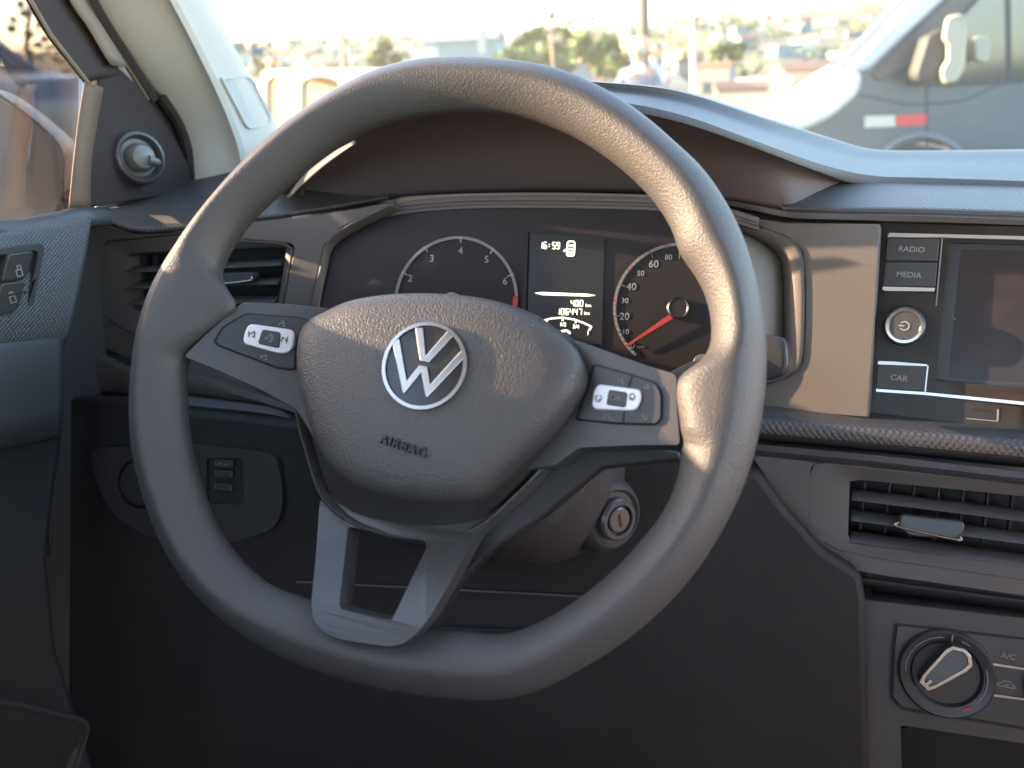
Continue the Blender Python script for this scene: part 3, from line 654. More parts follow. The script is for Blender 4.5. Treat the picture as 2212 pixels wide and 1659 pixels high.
vent('air_vent', 'centre air vent below the radio with a chrome edged tab', VC, vb,
     [(1836, 1034), (2212, 1072), (2680, 1125), (2680, 1292), (2212, 1224), (1831, 1172)],
     ((1840, 1068, 2650, 1168), (1838, 1112, 2650, 1220), (1836, 1158, 2650, 1272)), [(1948, 1112), (2084, 1128), (2084, 1148), (2066, 1166), (1966, 1158), (1940, 1138)], inner=.004)
# under-lip band and dark throat to the console
a = pp(VC, [(1640, 1030), (1691, 1101), (1757, 1184), (1836, 1236), (1900, 1250), (2212, 1292), (2705, 1366)], -.006)
b = pp(VC, [(1600, 1110), (1660, 1180), (1740, 1240), (1836, 1270), (1900, 1282), (2212, 1330), (2705, 1410)], -.045)
part('vent_underside', loft([a, b], 50, True, 2), RUB, dash, solid=.003)

#@@CONSOLE
CC = Plane((2040, 1450), .50, 24, -6)
con = thing('climate_control_panel', 'heater and air conditioning panel with a round temperature dial', 'climate controls', CC.p(1860, 1659)-Vector((0, 0, .1)))
tr = rnd([(1945, 1566), (2212, 1606), (2700, 1680), (2700, 1900), (1955, 1900)], 8)
fo = [(1868, 1296), (2212, 1336), (2700, 1396), (2700, 1950), (1884, 1950), (1875, 1659), (1870, 1505), (1862, 1305)]
part('console_face', slab(pp(CC, fo), CC.n, .03, holes=[[CC.p(q[0], q[1]) for q in tr]]), mat('console_plastic', (.050, .047, .045), .5, bump=('noise', 1300, .4, .0006)), con, bevel=.002, auto=30)
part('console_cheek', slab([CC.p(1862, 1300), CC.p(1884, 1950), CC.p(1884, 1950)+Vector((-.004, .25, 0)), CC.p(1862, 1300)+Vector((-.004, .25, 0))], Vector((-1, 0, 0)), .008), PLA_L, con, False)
tp = [CC.p(q[0], q[1]) for q in tr]
part('tray', loft([tp, [p-CC.n*.06 for p in tp], [p-CC.n*.062+ (CC.p(2300, 1750)-p)*.5 for p in tp]], 60, False, 1, True), RUB, con, auto=30)
part('tray_back', slab([p-CC.n*.06 for p in tp], CC.n, .002), BLACK, con, False)
cp_o = rnd([(1932, 1346), (2212, 1378), (2700, 1436), (2700, 1650), (2212, 1577), (1948, 1534), (1922, 1509), (1926, 1400)], 6)
cp_i = rnd([(1938, 1351), (2212, 1383), (2690, 1440), (2690, 1642), (2212, 1571), (1951, 1529), (1928, 1506), (1932, 1402)], 6)
part('panel_groove', slab([CC.p(q[0], q[1], .0008) for q in cp_o], CC.n, .002), BLACK, con, False)
part('panel_plate', slab([CC.p(q[0], q[1], .0018) for q in cp_i], CC.n, .002), mat('plate_plastic', (.044, .042, .041), .38), con, bevel=.0005)
part('groove_line', slab([CC.p(q[0], q[1], .0021) for q in ((1926, 1449), (1962, 1453), (1962, 1456), (1926, 1452))], CC.n, .0005), BLACK, con, False)
def dial(cx, cy, r):
    u, v = CC.uv(cx, cy, .002); k = (CC.p(cx, cy)-EYE).dot(F)/FPX; r *= k
    o = part('dial_ring', lathe(CC, u, v, [(r*1.03, .001), (r*1.02, .004), (r*.97, .0055), (r*.76, .0045), (r*.71, .0025), (r*.70, .0015)], 64), mat('dial_black', (.030, .029, .029), .3), con, auto=40)
    bm = arc_band(CC, u, v, r*.845, r*.865, 100, 187, .0046, .0056)
    arc_band(CC, u, v, r*.845, r*.865, 62, 74, .0046, .0056, 8, bm); arc_band(CC, u, v, r*.82, r*.84, -40, 20, .0046, .0055, 20, bm)
    arc_band(CC, u, v, r*.80, r*.95, 86.5, 88.5, .0046, .0057, 3, bm)
    part('dial_scale', bm, PRINTG, o, False)
    part('hot_mark', arc_band(CC, u, v, r*.80, r*.88, -62, -50, .0046, .0056, 8), REDP, o, False)
    part('dial_face', disc(CC, u, v, r*.695, .0010, .0024, 48), mat('dial_face', (.036, .034, .033), .45), con)
    return u, v, r, k
u, v, r, k = dial(2043, 1454, 92)
ha, hb = Vector(CC.uv(1997, 1478, .012)), Vector(CC.uv(2087, 1408, .012)); d = (hb-ha).normalized(); q = Vector((-d.y, d.x))
hw = .0085; hl = (hb-ha).length
def hpt(s, o): return ha+d*(s*hl)+q*(o*hw)
out_ = [hpt(-.04, .42), hpt(.10, .62), hpt(.75, 1.0), hpt(.90, .92), hpt(1.02, .30), hpt(1.02, -.30), hpt(.90, -.92), hpt(.75, -1.0), hpt(.10, -.62), hpt(-.04, -.42)]
inn = [hpt(.04, .25), hpt(.16, .42), hpt(.74, .74), hpt(.86, .68), hpt(.95, .20), hpt(.95, -.20), hpt(.86, -.68), hpt(.74, -.74), hpt(.16, -.42), hpt(.04, -.25)]
dk = part('dial_handle', slab([CC.at(*p, .0125) for p in out_], CC.n, .0115), RUB, con, bevel=.0006)
part('handle_trim', slab([CC.at(*p, .0142) for p in out_], CC.n, .0015, holes=[[CC.at(*p, .0142) for p in inn]]), CHROME, dk, bevel=.0003)
part('handle_inlay', slab([CC.at(*p, .0134) for p in inn], CC.n, .0008), mat('inlay_grey', (.085, .09, .095), .45, bump=('noise', 900, .3, .0005)), dk, False)
part('pointer_mark', stroke(CC, [hpt(-.01, 0), hpt(.16, 0)], .0018, .0142, .0147), CHROME, dk, False)
dial(2330, 1494, 100)
for (x0, y0, x1, y1) in ((2136, 1433, 2240, 1449), (2128, 1499, 2232, 1513)):
    part('chrome_line', slab([CC.p(x0, y0-2, .003), CC.p(x1, y1-2, .003), CC.p(x1, y1+3, .003), CC.p(x0, y0+3, .003)], CC.n, .0015), CHROME, con, False)
part('button_text', text_bm('A/C', CC, 2178, 1418, 12, .0019), PRINTG, con, False)
u, v = CC.uv(2172, 1480, .0019)
bm = stroke(CC, [(u-.005, v-.001), (u-.004, v+.0006), (u-.002, v+.0012), (u-.001, v+.0026), (u+.002, v+.0026), (u+.0035, v+.001), (u+.005, v+.0004), (u+.005, v-.001), (u-.005, v-.001)], .0005, .0018, .0022)
stroke(CC, [(u-.0012, v+.0002), (u+.0016, v+.0002), (u+.0008, v+.0010)], .0004, .0018, .0022, bm)
part('recirculation_symbol', bm, PRINTG, con, False)

#@@RADIO
RP = Plane((2050, 670), .512, 20, -11)
rad = thing('car_radio', 'gloss black car radio with a blank screen and RADIO MEDIA CAR keys', 'car radio', RP.p(1876, 905)-RP.n*.02)
ro = [(1904, 482), (2212, 490), (2700, 503), (2700, 965), (2212, 929), (1877, 903)]
sc_o = [(2050, 524), (2700, 540), (2700, 870), (2212, 838), (2019, 822)]
part('gloss_panel', slab(pp(RP, ro), RP.n, .012, holes=[pp(RP, sc_o)]), PIANO, rad, bevel=.0006, auto=30)
sp = pp(RP, sc_o)
part('screen_recess', loft([sp, [p-RP.n*.005 for p in sp]], 60, False, 1, True), mat('recess_black', (.05, .055, .065), .4), rad)
sf = [(2076, 538), (2700, 553), (2700, 858), (2212, 828), (2048, 815)]
part('screen_border', slab(pp(RP, sc_o, -.004), RP.n, .001, holes=[pp(RP, sf, -.004)]), mat('border_dark', (.028, .030, .036), .4), rad, False)
part('screen', slab(pp(RP, sf, -.0045), RP.n, .001), SCREEN, rad, False)
def key(name, pts, w=.002, m=BTN, th=.004): return part(name, slab(pp(RP, [(q[0], q[1]) for q in rnd(pts, 3)], w), RP.n, th), m, rad, bevel=.0004)
k = key('radio_key', [(1917, 514), (2030, 515), (2025, 564), (1912, 563)]); part('key_text', text_bm('RADIO', RP, 1969, 539, 11.5, .0021), PRINT, k, False)
k = key('media_key', [(1912, 566), (2025, 567), (2020, 620), (1907, 618)]); part('key_text', text_bm('MEDIA', RP, 1963, 594, 11.5, .0021), PRINT, k, False)
k = key('car_key', [(1896, 787), (2003, 790), (1997, 845), (1892, 840)]); part('key_text', text_bm('CAR', RP, 1942, 817, 12, .0021), PRINT, k, False)
for nm, pts in (('trim_line', [(1921, 503), (2700, 522), (2700, 531), (2040, 513), (1917, 512)]),
                ('trim_line', [(1907, 619), (2020, 622), (2018, 629), (1912, 628), (1906, 625)]),
                ('trim_line', [(1897, 780), (1930, 781), (2003, 787), (2003, 791), (1896, 787)]),
                ('trim_line', [(1892, 840), (1997, 847), (2212, 868), (2700, 922), (2700, 929), (2212, 875), (1997, 853), (1893, 846)])):
    part(nm, slab(pp(RP, pts, .0026), RP.n, .003), SILV, rad, False)
part('trim_edge', slab(pp(RP, [(2003, 790), (2006, 790), (2000, 846), (1997, 846)], .002), RP.n, .002), SILV, rad, False)
part('trim_edge', slab(pp(RP, [(2034, 514), (2037, 514), (2024, 660), (2021, 660)], .001), RP.n, .001), mat('edge_grey', (.2, .2, .2), .4), rad, False)
u, v = RP.uv(1952, 706, 0)
kn = part('volume_knob', lathe(RP, u, v, [(.0132, .0), (.0130, .012), (.0124, .0145), (.0112, .0155)], 48), mat('knob_ribbed', (.035, .035, .036), .35), rad)
part('knob_ring', lathe(RP, u, v, [(.0116, .0150), (.0113, .0162), (.0096, .0163), (.0090, .0155)], 48, cap=False), CHROME, kn)
part('knob_face', disc(RP, u, v, .0092, .0150, .0157, 40), mat('knob_face', (.05, .05, .05), .3), kn)
bm = arc_band(RP, u, v, .0024, .0031, 215, 505, .0156, .0162, 30); stroke(RP, [(u-.0036, v), (u-.0002, v)], .0007, .0156, .0162, bm)
part('power_symbol', bm, PRINT, kn, False)
part('card_slot', slab(pp(RP, [(2100, 881), (2152, 887), (2152, 893), (2100, 887)], .0004), RP.n, .001), BLACK, rad, False)
bm = slab(pp(RP, [(2088, 903), (2156, 909), (2156, 911), (2088, 905)], .0005), RP.n, .001); slab(pp(RP, [(2154, 884), (2158, 884), (2157, 908), (2153, 908)], .0006), RP.n, .001, bm)
part('slot_mark', bm, mat('edge_grey', (.2, .2, .2)), rad, False)

#@@CLUSTER
clu = thing('instrument_cluster', 'instrument cluster with rev counter, lit display and speedometer', 'instrument cluster', CL.p(985, 870)-CL.n*.03)
cb = [(700, 520), (770, 478), (850, 450), (1000, 443), (1250, 442), (1450, 446), (1540, 462), (1600, 500), (1612, 620), (1612, 800), (1560, 880), (1300, 930), (900, 900), (690, 800), (680, 660)]
part('housing', slab([CL.p(q[0], q[1], .0) for q in rnd(cb, 20)], CL.n, .02), mat('cluster_black', (.020, .016, .017), .5, spec=.3, mix=((.026, .021, .022), 30, 1)), clu, False)
k = (CL.p(985, 650)-EYE).dot(F)/FPX
du, dv = CL.uv(984, 651); rr = (CL.uv(1117, 651)[0]-CL.uv(851, 651)[0])/2
def ang(px, py, u, v):
    a, b = CL.uv(px, py); return math.degrees(math.atan2(b-v, a-u))
RED = ang(1113, 640, du, dv)
o = part('rev_counter', disc(CL, du, dv, rr*.94, .0002, .0008, 64), mat('dial_dark', (.017, .014, .015), .55, spec=.3), clu, False)
RB = arc_band(CL, du, dv, rr*.955, rr, RED, 225, .0008, .002, 90)
part('red_zone', arc_band(CL, du, dv, rr*.92, rr, -35, RED-.5, .0008, .002, 24), REDP, o, False)
bm = RB
for i in range(1):
    nang = {2: ang(886, 602, du, dv), 3: ang(933, 559, du, dv), 4: ang(995, 542, du, dv), 5: ang(1051, 561, du, dv), 6: ang(1091, 608, du, dv)}
for a in (nang[2]-2, nang[3], nang[4], nang[5], nang[6]+3):
    arc_band(CL, du, dv, rr*.90, rr*1.0, a-.5, a+.5, .0009, .0024, 2, bm, 1)
part('scale_ring', bm, [PRINTG, PRINT], o, False)
for s, x, y in (('2', 886, 602), ('3', 933, 559), ('4', 995, 542), ('5', 1051, 561), ('6', 1091, 608)):
    part('dial_numeral', text_bm(s, CL, x, y, 15, .0010), PRINT, o, False)
part('hub_cap', lathe(CL, *CL.uv(975, 648, .006), [(.0062, .001), (.006, .007), (.0048, .008), (.0005, .008)], 28), mat('hub_cap', (.3, .3, .3), .4), o)
su, sv = CL.uv(1464, 664); rs = (CL.uv(1464, 664)[0]-CL.uv(1325, 664)[0])
o = part('speedometer', disc(CL, su, sv, rs*.94, .0002, .0008, 64), mat('dial_dark', (.02, .02, .02)), clu, False)
a0 = ang(1356, 764, su, sv)
bm = arc_band(CL, su, sv, rs*.955, rs, -10, 232, .0008, .002, 90)
for i, (x, y) in enumerate(((1340, 752), (1327, 716), (1325, 684), (1333, 648), (1347, 608), (1377, 570), (1414, 555))): pass
angs = [ang(1352, 748, su, sv) % 360, ang(1336, 718, su, sv) % 360, ang(1330, 684, su, sv) % 360, ang(1330, 650, su, sv) % 360, ang(1345, 617, su, sv) % 360, ang(1370, 590, su, sv) % 360, ang(1412, 560, su, sv) % 360, ang(1443, 546, su, sv)]
for i, a in enumerate(angs):
    arc_band(CL, su, sv, rs*(.88 if i % 2 == 0 else .94), rs*1.0, a-.5, a+.5, .0009, .0024, 2, bm, 1 if i not in (3, 5) else 2)
for a in range(40, 232, 5): arc_band(CL, su, sv, rs*.955, rs*1.0, a-.25, a+.25, .0009, .0023, 1, bm, 1)
part('scale_ring', bm, [PRINTG, mat('tick_dark', (.10, .09, .09), .5), REDP], o, False)
for s, x, y, h in (('0', 1366, 747, 14), ('10', 1351, 717, 11), ('20', 1349, 684, 15), ('30', 1350, 650, 11), ('40', 1364, 620, 15), ('50', 1384, 591, 11), ('60', 1412, 571, 15), ('80', 1444, 556, 11), ('100', 1478, 553, 14), ('120', 1510, 566, 11)):
    part('dial_numeral', text_bm(s, CL, x, y, h, .0010), PRINT, o, False)
part('dial_lettering', text_bm('km/h', CL, 1384, 749, 6, .0010), mat('print_dim', (.25, .12, .12), .5), o, False)
nd = Vector(CL.uv(1352, 747, .006)); c_ = Vector(CL.uv(1450, 683, .006)); d = (nd-c_).normalized(); q = Vector((-d.y, d.x))
part('needle', slab([CL.at(*(c_+q*.0019), .0062), CL.at(*(nd+q*.0006), .0050), CL.at(*(nd-q*.0006), .0050), CL.at(*(c_-q*.0019), .0062)], CL.n, .001), mat('needle_red', (.36, .03, .022), .45), o, False)
u, v = CL.uv(1464, 665, .007)
part('hub_cap', lathe(CL, u, v, [(.0078, .001), (.0077, .0072), (.0070, .0080), (.0062, .0072)], 40), CHROME, o)
part('hub_face', disc(CL, u, v, .0063, .006, .0074, 32), mat('dial_dark', (.02, .02, .02)), o, False)
dsp = part('display', slab(pp(CL, [(1145, 505), (1306, 512), (1300, 745), (1138, 735)], .0014), CL.n, .002), LCD, clu, False)
part('display_edge', slab(pp(CL, [(1132, 500), (1141, 500), (1134, 735), (1125, 735)], .0020), CL.n, .002), BLACK, clu, False)
part('display_line', slab(pp(CL, [(1155, 633), (1170, 631), (1270, 635), (1287, 638), (1270, 640), (1170, 637)], .0017), CL.n, .0004), GLOW, dsp, False)
SEG = {'0': 'abcdef', '1': 'bc', '2': 'abged', '3': 'abgcd', '4': 'fgbc', '5': 'afgcd', '6': 'afgcde', '7': 'abc', '8': 'abcdefg', '9': 'abcfgd'}
def seven(s, x, y, h, wd, adv):
    """seven-segment digits, left edge at photo x, centre y, digit height h"""
    bm = bmesh.new(); w0_, w1_ = .0014, .0018; kk = k
    for i, c in enumerate(s):
        if c == ' ': continue
        uu, vv = CL.uv(x+i*adv, y+i*adv*.012, .0016); H = h*kk; Wd = wd*kk
        if c == ':': stroke(CL, [(uu+Wd*.4, vv+H*.12), (uu+Wd*.4, vv+H*.24)], .0007, w0_, w1_, bm); stroke(CL, [(uu+Wd*.4, vv-H*.12), (uu+Wd*.4, vv-H*.24)], .0007, w0_, w1_, bm); continue
        tl, tr, ml, mr, bl, br = (uu, vv+H/2), (uu+Wd, vv+H/2), (uu, vv), (uu+Wd, vv), (uu, vv-H/2), (uu+Wd, vv-H/2)
        sg = {'a': (tl, tr), 'b': (tr, mr), 'c': (mr, br), 'd': (bl, br), 'e': (ml, bl), 'f': (tl, ml), 'g': (ml, mr)}
        for q_ in SEG[c]: stroke(CL, sg[q_], .00058, w0_, w1_, bm)
    return bm
part('clock_digits', seven('16:59', 1166, 530, 13, 5.5, 9.2), GLOW, dsp, False)
part('range_digits', seven('400', 1234, 655, 12, 5.5, 9.5), GLOW, dsp, False)
part('odometer_digits', seven('106447', 1203, 673, 12, 5.5, 9.5), GLOW, dsp, False)
part('unit_text', text_bm('km', CL, 1271, 660, 7, .0016), GLOW, dsp, False); part('unit_text', text_bm('km', CL, 1268, 677, 7, .0016), GLOW, dsp, False)
# little car seen from above with an open door
u, v = CL.uv(1233, 537, .0016); bw, bh = .0028, .0054
ol = rnd([(u-bw, v-bh), (u+bw, v-bh), (u+bw, v+bh), (u-bw, v+bh)], .0016)
bm = stroke(CL, [tuple(p) for p in ol]+[tuple(ol[0])], .0009, .0014, .0018)
for yy in (.0024, -.0004, -.0032): stroke(CL, [(u-bw*.75, v+yy), (u+bw*.75, v+yy)], .0013 if yy > -.002 else .0016, .0014, .0018, bm)
stroke(CL, [(u-bw, v-.0004), (u-bw-.0026, v-.0020)], .0011, .0014, .0018, bm)
part('door_open_symbol', bm, GLOW, dsp, False)
# fuel arc
ga = [CL.uv(*p, .0016) for p in ((1163, 703), (1172, 693), (1190, 688), (1215, 686), (1240, 690), (1262, 698), (1278, 706), (1272, 714))]
bm = stroke(CL, ga, .0011, .0014, .0018)
for a, b in (((1216, 688), (1215, 693)), ((1245, 692), (1243, 698)), ((1180, 691), (1182, 696))): stroke(CL, [CL.uv(*a, .0016), CL.uv(*b, .0016)], .0011, .0014, .0018, bm)
text_bm('1/2', CL, 1216, 701, 8, .0016, bm=bm); text_bm('3/4', CL, 1244, 706, 8, .0016, bm=bm); text_bm('1', CL, 1270, 720, 8, .0016, bm=bm)
stroke(CL, [CL.uv(1212, 716, .0016), CL.uv(1224, 714, .0016), CL.uv(1232, 720, .0016)], .0016, .0014, .0018, bm)
part('fuel_gauge', bm, GLOW, dsp, False)
part('trip_key', slab(rnd(pp(CL, [(1500, 770), (1524, 762), (1524, 800), (1492, 806)], .004), .003), CL.n, .004), mat('key_grey', (.12, .15, .16), .4), clu, bevel=.0005)

#@@COLUMN
# ---------------------------------------------------------------- steering column shroud, stalk, ignition lock
WP = Plane((970, 810), .416, 34, 0)
col = thing('steering_column', 'black steering column shroud with ignition lock below the right spoke', 'steering column', WP.at(.02, -.06, -.16))
ax = -WP.n
def ring(cu, cv, a, b, w, n=40):
    return [WP.at(cu+a*math.copysign(abs(math.cos(2*math.pi*i/n))**.8, math.cos(2*math.pi*i/n)), cv+b*math.copysign(abs(math.sin(2*math.pi*i/n))**.8, math.sin(2*math.pi*i/n)), w) for i in range(n)]
SHR = mat('shroud_plastic', (.046, .040, .038), .55, bump=('noise', 1100, .4, .0007))
part('shroud', loft([ring(.005, -.012, .01, .01, -.045), ring(.005, -.012, .055, .05, -.045), ring(.012, -.02, .064, .064, -.05), ring(.014, -.028, .068, .072, -.09), ring(.016, -.03, .066, .07, -.15), ring(.016, -.03, .06, .06, -.26)], 60, True, 2, True), SHR, col)
# ignition boss leaning out at the lower right of the shroud
IG = Plane((1332, 1121), .475, 10, 47)
iu, iv = IG.uv(1332, 1121)
part('lock_boss', lathe(IG, iu, iv, [(.034, -.07), (.030, -.03), (.0235, -.008), (.021, -.003), (.0185, -.001), (.0165, -.003)], 40), SHR, col)
part('lock_collar', lathe(IG, iu, iv, [(.0135, -.006), (.0135, .002), (.0122, .0035), (.0098, .0035), (.0092, .0)], 36), mat('collar_grey', (.06, .06, .062), .25), col)
lk = part('lock_barrel', lathe(IG, iu, iv, [(.0082, -.002), (.0080, .0028), (.0072, .0034), (.0005, .0034)], 32), mat('lock_metal', (.16, .16, .16), .3, .9), col)
part('key_slot', stroke(IG, [(iu, iv-.004), (iu, iv+.004)], .0018, .0034, .0038), BLACK, lk, False)
part('stalk_wing', loft([[aY(*p) for p in ((1398, 1000, .50), (1420, 990, .50), (1440, 1000, .50))], [aY(*p) for p in ((1395, 1080, .49), (1415, 1075, .485), (1432, 1080, .49))], [aY(*p) for p in ((1372, 1230, .49), (1392, 1215, .485), (1400, 1190, .49))]], 12, True, 4), mat('wing_grey', (.06, .065, .07), .35), col, solid=.004)
# wiper stalk paddle peeping out right of the rim
stk = thing('wiper_stalk', 'black wiper stalk end just right of the wheel rim', 'control stalk', aY(1560, 790, .50))
o_ = rnd([(1610, 728), (1660, 724), (1688, 728), (1700, 742), (1704, 790), (1694, 812), (1668, 822), (1610, 820)], 10)
SP_ = Plane((1670, 775), .495, 18, -14)
part('stalk_end', slab([SP_.p(q[0], q[1]) for q in o_], SP_.n, .012), mat('stalk_black', (.028, .029, .031), .3), stk, bevel=.003, seg=3)
part('stalk_arm', tube([SP_.p(1630, 775, -.006), aY(1500, 800, .47), WP.at(.05, -.02, -.075)], [.008, .006, .006], 12), RUB, stk)
part('stalk_inlay', slab([SP_.p(q[0], q[1], .0008) for q in rnd([(1610, 738), (1660, 734), (1680, 738), (1688, 752), (1690, 786), (1682, 802), (1662, 808), (1610, 808)], 8)], SP_.n, .001), mat('inlay_brown', (.022, .020, .019), .4), stk, False)
# accelerator and brake pedal far down in the dark
ped = thing('brake_pedal', 'dark brake pedal deep in the footwell below the wheel', 'pedal', (-.06, .80, .50))
part('pedal_arm', box(-.05, .86, .70, .02, .02, .34), RUB, ped, False)
part('pedal_pad', box(-.05, .80, .53, .09, .015, .06), RUB, ped, False, bevel=.004)

#@@WHEEL
# ---------------------------------------------------------------- steering wheel
whl = thing('steering_wheel', 'dark grey three spoke steering wheel with round chrome emblem', 'steering wheel', WP.at(0, 0, -.05))
OUT = [(985, 127), (1104, 133), (1198, 149), (1292, 187), (1389, 249), (1470, 320), (1513, 358), (1553, 413), (1593, 482), (1620, 552), (1642, 635), (1652, 700), (1657, 768), (1652, 852), (1640, 936), (1618, 1020), (1567, 1134), (1524, 1206), (1478, 1266), (1400, 1345), (1310, 1412), (1216, 1466), (1150, 1498), (1070, 1512), (960, 1508), (860, 1494), (740, 1466), (640, 1432), (530, 1374), (440, 1300), (372, 1210), (332, 1125), (305, 1040), (291, 975), (286, 902), (289, 818), (302, 718), (336, 617), (386, 533), (464, 432), (550, 336), (640, 258), (734, 195), (801, 160), (902, 133)]
INN = [(975, 238), (1060, 240), (1137, 252), (1238, 290), (1300, 330), (1373, 390), (1425, 450), (1455, 505), (1466, 545), (1500, 592), (1527, 650), (1537, 711), (1533, 751), (1508, 790), (1466, 806), (1458, 850), (1464, 900), (1471, 960), (1468, 1014), (1438, 1095), (1374, 1180), (1268, 1279), (1161, 1345), (1097, 1368), (990, 1362), (920, 1356), (840, 1345), (750, 1322), (670, 1294), (576, 1260), (512, 1206), (461, 1134), (427, 1044), (408, 975), (398, 902), (395, 840), (396, 772), (440, 728), (486, 688), (524, 650), (478, 622), (466, 590), (484, 543), (530, 474), (604, 404), (720, 311), (792, 275), (880, 251)]
def polar(P):
    L = []
    for x, y in P:
        u, v = WP.uv(x, y, 0); L.append((math.atan2(v, u) % (2*math.pi), math.hypot(u, v)))
    L.sort(); return L
def pol_at(L, a):
    a %= 2*math.pi; n = len(L)
    for i in range(n):
        a1, r1 = L[i]; a2, r2 = L[(i+1) % n]
        if i == n-1: a2 += 2*math.pi
        aa = a if a >= a1 else a+2*math.pi
        if a1 <= aa <= a2:
            t = (aa-a1)/(a2-a1); r0 = L[i-1][1]; r3 = L[(i+2) % n][1]
            return r1*(1-t)+r2*t if False else .5*((2*r1)+(-r0+r2)*t+(2*r0-5*r1+4*r2-r3)*t*t+(-r0+3*r1-3*r2+r3)*t**3)
    return L[0][1]
PO, PI_ = polar(OUT), polar(INN)
NS = 240; ro_ = [pol_at(PO, 2*math.pi*i/NS) for i in range(NS)]; ri_ = [pol_at(PI_, 2*math.pi*i/NS) for i in range(NS)]
def sm(L, k):
    n = len(L)
    for _ in range(k): L = [(L[i-1]+2*L[i]+L[(i+1) % n])/4 for i in range(n)]
    return L
ro_ = sm(ro_, 6); ri_ = sm(ri_, 2)
bm = bmesh.new(); rings = []
NT = 28
for i in range(NS):
    a = 2*math.pi*i/NS; rc, rh = (ro_[i]+ri_[i])/2, (ro_[i]-ri_[i])/2
    rh0 = min(rh, .0165); hw_ = .0168
    ring_ = []
    for j in range(NT):
        t = 2*math.pi*j/NT; c, s = math.cos(t), math.sin(t)
        # outward half keeps a round tube; the inward half stretches towards a spoke
        cen = ro_[i]-rh0
        x = cen+rh0*c if c > 0 else cen+(cen-ri_[i])*c
        q_ = (cen-ri_[i])/rh0; e_ = min(1.0, max(0.0, (q_-1.15)/1.2))
        if c <= 0 and e_ > 0:
            wz = (1-abs(c)**(2+6*e_))**.5*(1-e_*.70*abs(c))*math.copysign(1, s) if abs(s) > 1e-6 else 0
            s = wz
        elif s > 0: s = .52*s+.48*(1-abs(c)**1.2)
        squ = 1.0
        ring_.append(bm.verts.new(WP.at(x*math.cos(a), x*math.sin(a), hw_*s*squ)))
    rings.append(ring_)
for i in range(NS):
    a, b = rings[i], rings[(i+1) % NS]
    for j in range(NT): bm.faces.new((a[j], b[j], b[(j+1) % NT], a[(j+1) % NT]))
bmesh.ops.recalc_face_normals(bm, faces=bm.faces)
part('rim', bm, RIMM, whl, auto=0)
# hub body behind the airbag cover
COV = [(700, 674), (760, 648), (850, 634), (960, 633), (1060, 645), (1130, 667), (1195, 704), (1240, 745), (1262, 790), (1264, 826), (1240, 872), (1190, 934), (1115, 1006), (1050, 1066), (1015, 1082), (960, 1086), (900, 1085), (830, 1073), (760, 1048), (718, 1014), (683, 958), (656, 880), (640, 800), (645, 725), (665, 692)]
WC = .004
cv_ = [Vector(WP.uv(x, y, WC)) for x, y in COV]; cv_ = [Vector((p.x, p.y)) for p in resample(cr([(p.x, p.y, 0) for p in cv_], 6, True), 96, True)]
cc = sum(cv_, Vector((0, 0)))/len(cv_)
def cov_ring(s, w, dv_=0): return [WP.at(cc.x+(p.x-cc.x)*s, cc.y+(p.y-cc.y)*s+dv_, w) for p in cv_]
SUR = [(700, 684), (850, 646), (960, 644), (1060, 656), (1185, 712), (1246, 756), (1272, 795), (1279, 840), (1252, 905), (1185, 985), (1105, 1070), (1035, 1130), (985, 1150), (930, 1157), (830, 1146), (755, 1118), (702, 1072), (668, 980), (645, 890), (637, 800), (650, 735), (668, 700)]
SW = -.020
sl_ = sorted(((math.atan2(v-cc.y, u-cc.x) % (2*math.pi), math.hypot(u-cc.x, v-cc.y)) for u, v in (WP.uv(x, y, SW) for x, y in SUR)))
def sur_ring(s_, w):
    o = []
    for p in cv_:
        a_ = math.atan2(p.y-cc.y, p.x-cc.x); r_ = pol_at(sl_, a_)*s_; o.append(WP.at(cc.x+r_*math.cos(a_), cc.y+r_*math.sin(a_), w))
    return o
part('hub_surround', loft([sur_ring(1.06, -.042), sur_ring(1.05, SW-.004), sur_ring(1.028, SW), sur_ring(1.012, SW+.0006), sur_ring(1.0, SW-.001), sur_ring(.985, SW-.008), sur_ring(.9, SW-.009)], 96, False, 1, True), SPK, whl)
part('hub_skirt', loft([cov_ring(.995, -.003), [a_.lerp(b_, .45) for a_, b_ in zip(cov_ring(1.0, -.008), sur_ring(.99, SW-.003))], sur_ring(.985, SW-.006)], 96, False, 2, True), mat('skirt_shaded', (.042, .040, .039), .5, bump=('leather', 1000, .5, .0006)), whl)  # cover plastic with its shade painted in as a darker tone
prof = [(.98, -.014), (.995, -.008), (1.0, -.003), (.996, .001), (.978, .0065), (.940, .0105), (.87, .0135), (.76, .0155), (.60, .0168), (.40, .0178), (.2, .0183), (.02, .0185)]
bm = loft([cov_ring(s, w) for s, w in prof], 96, False, 1, True)
bm.faces.new([v for v in bm.verts][-96:])
cover = part('airbag_cover', bm, COVM, whl, auto=0)
# lettering pressed into the cover
class Tilt(Plane):
    def __init__(s, w): s.n = WP.n; s.u = WP.u; s.v = WP.v; s.o = WP.o
part('cover_lettering', text_bm('AIRBAG', WP, 871, 964, 20, .0180, -12.5, .0009, sx=1.0, bold=.004, space=1.15), PRINTD, cover, False)
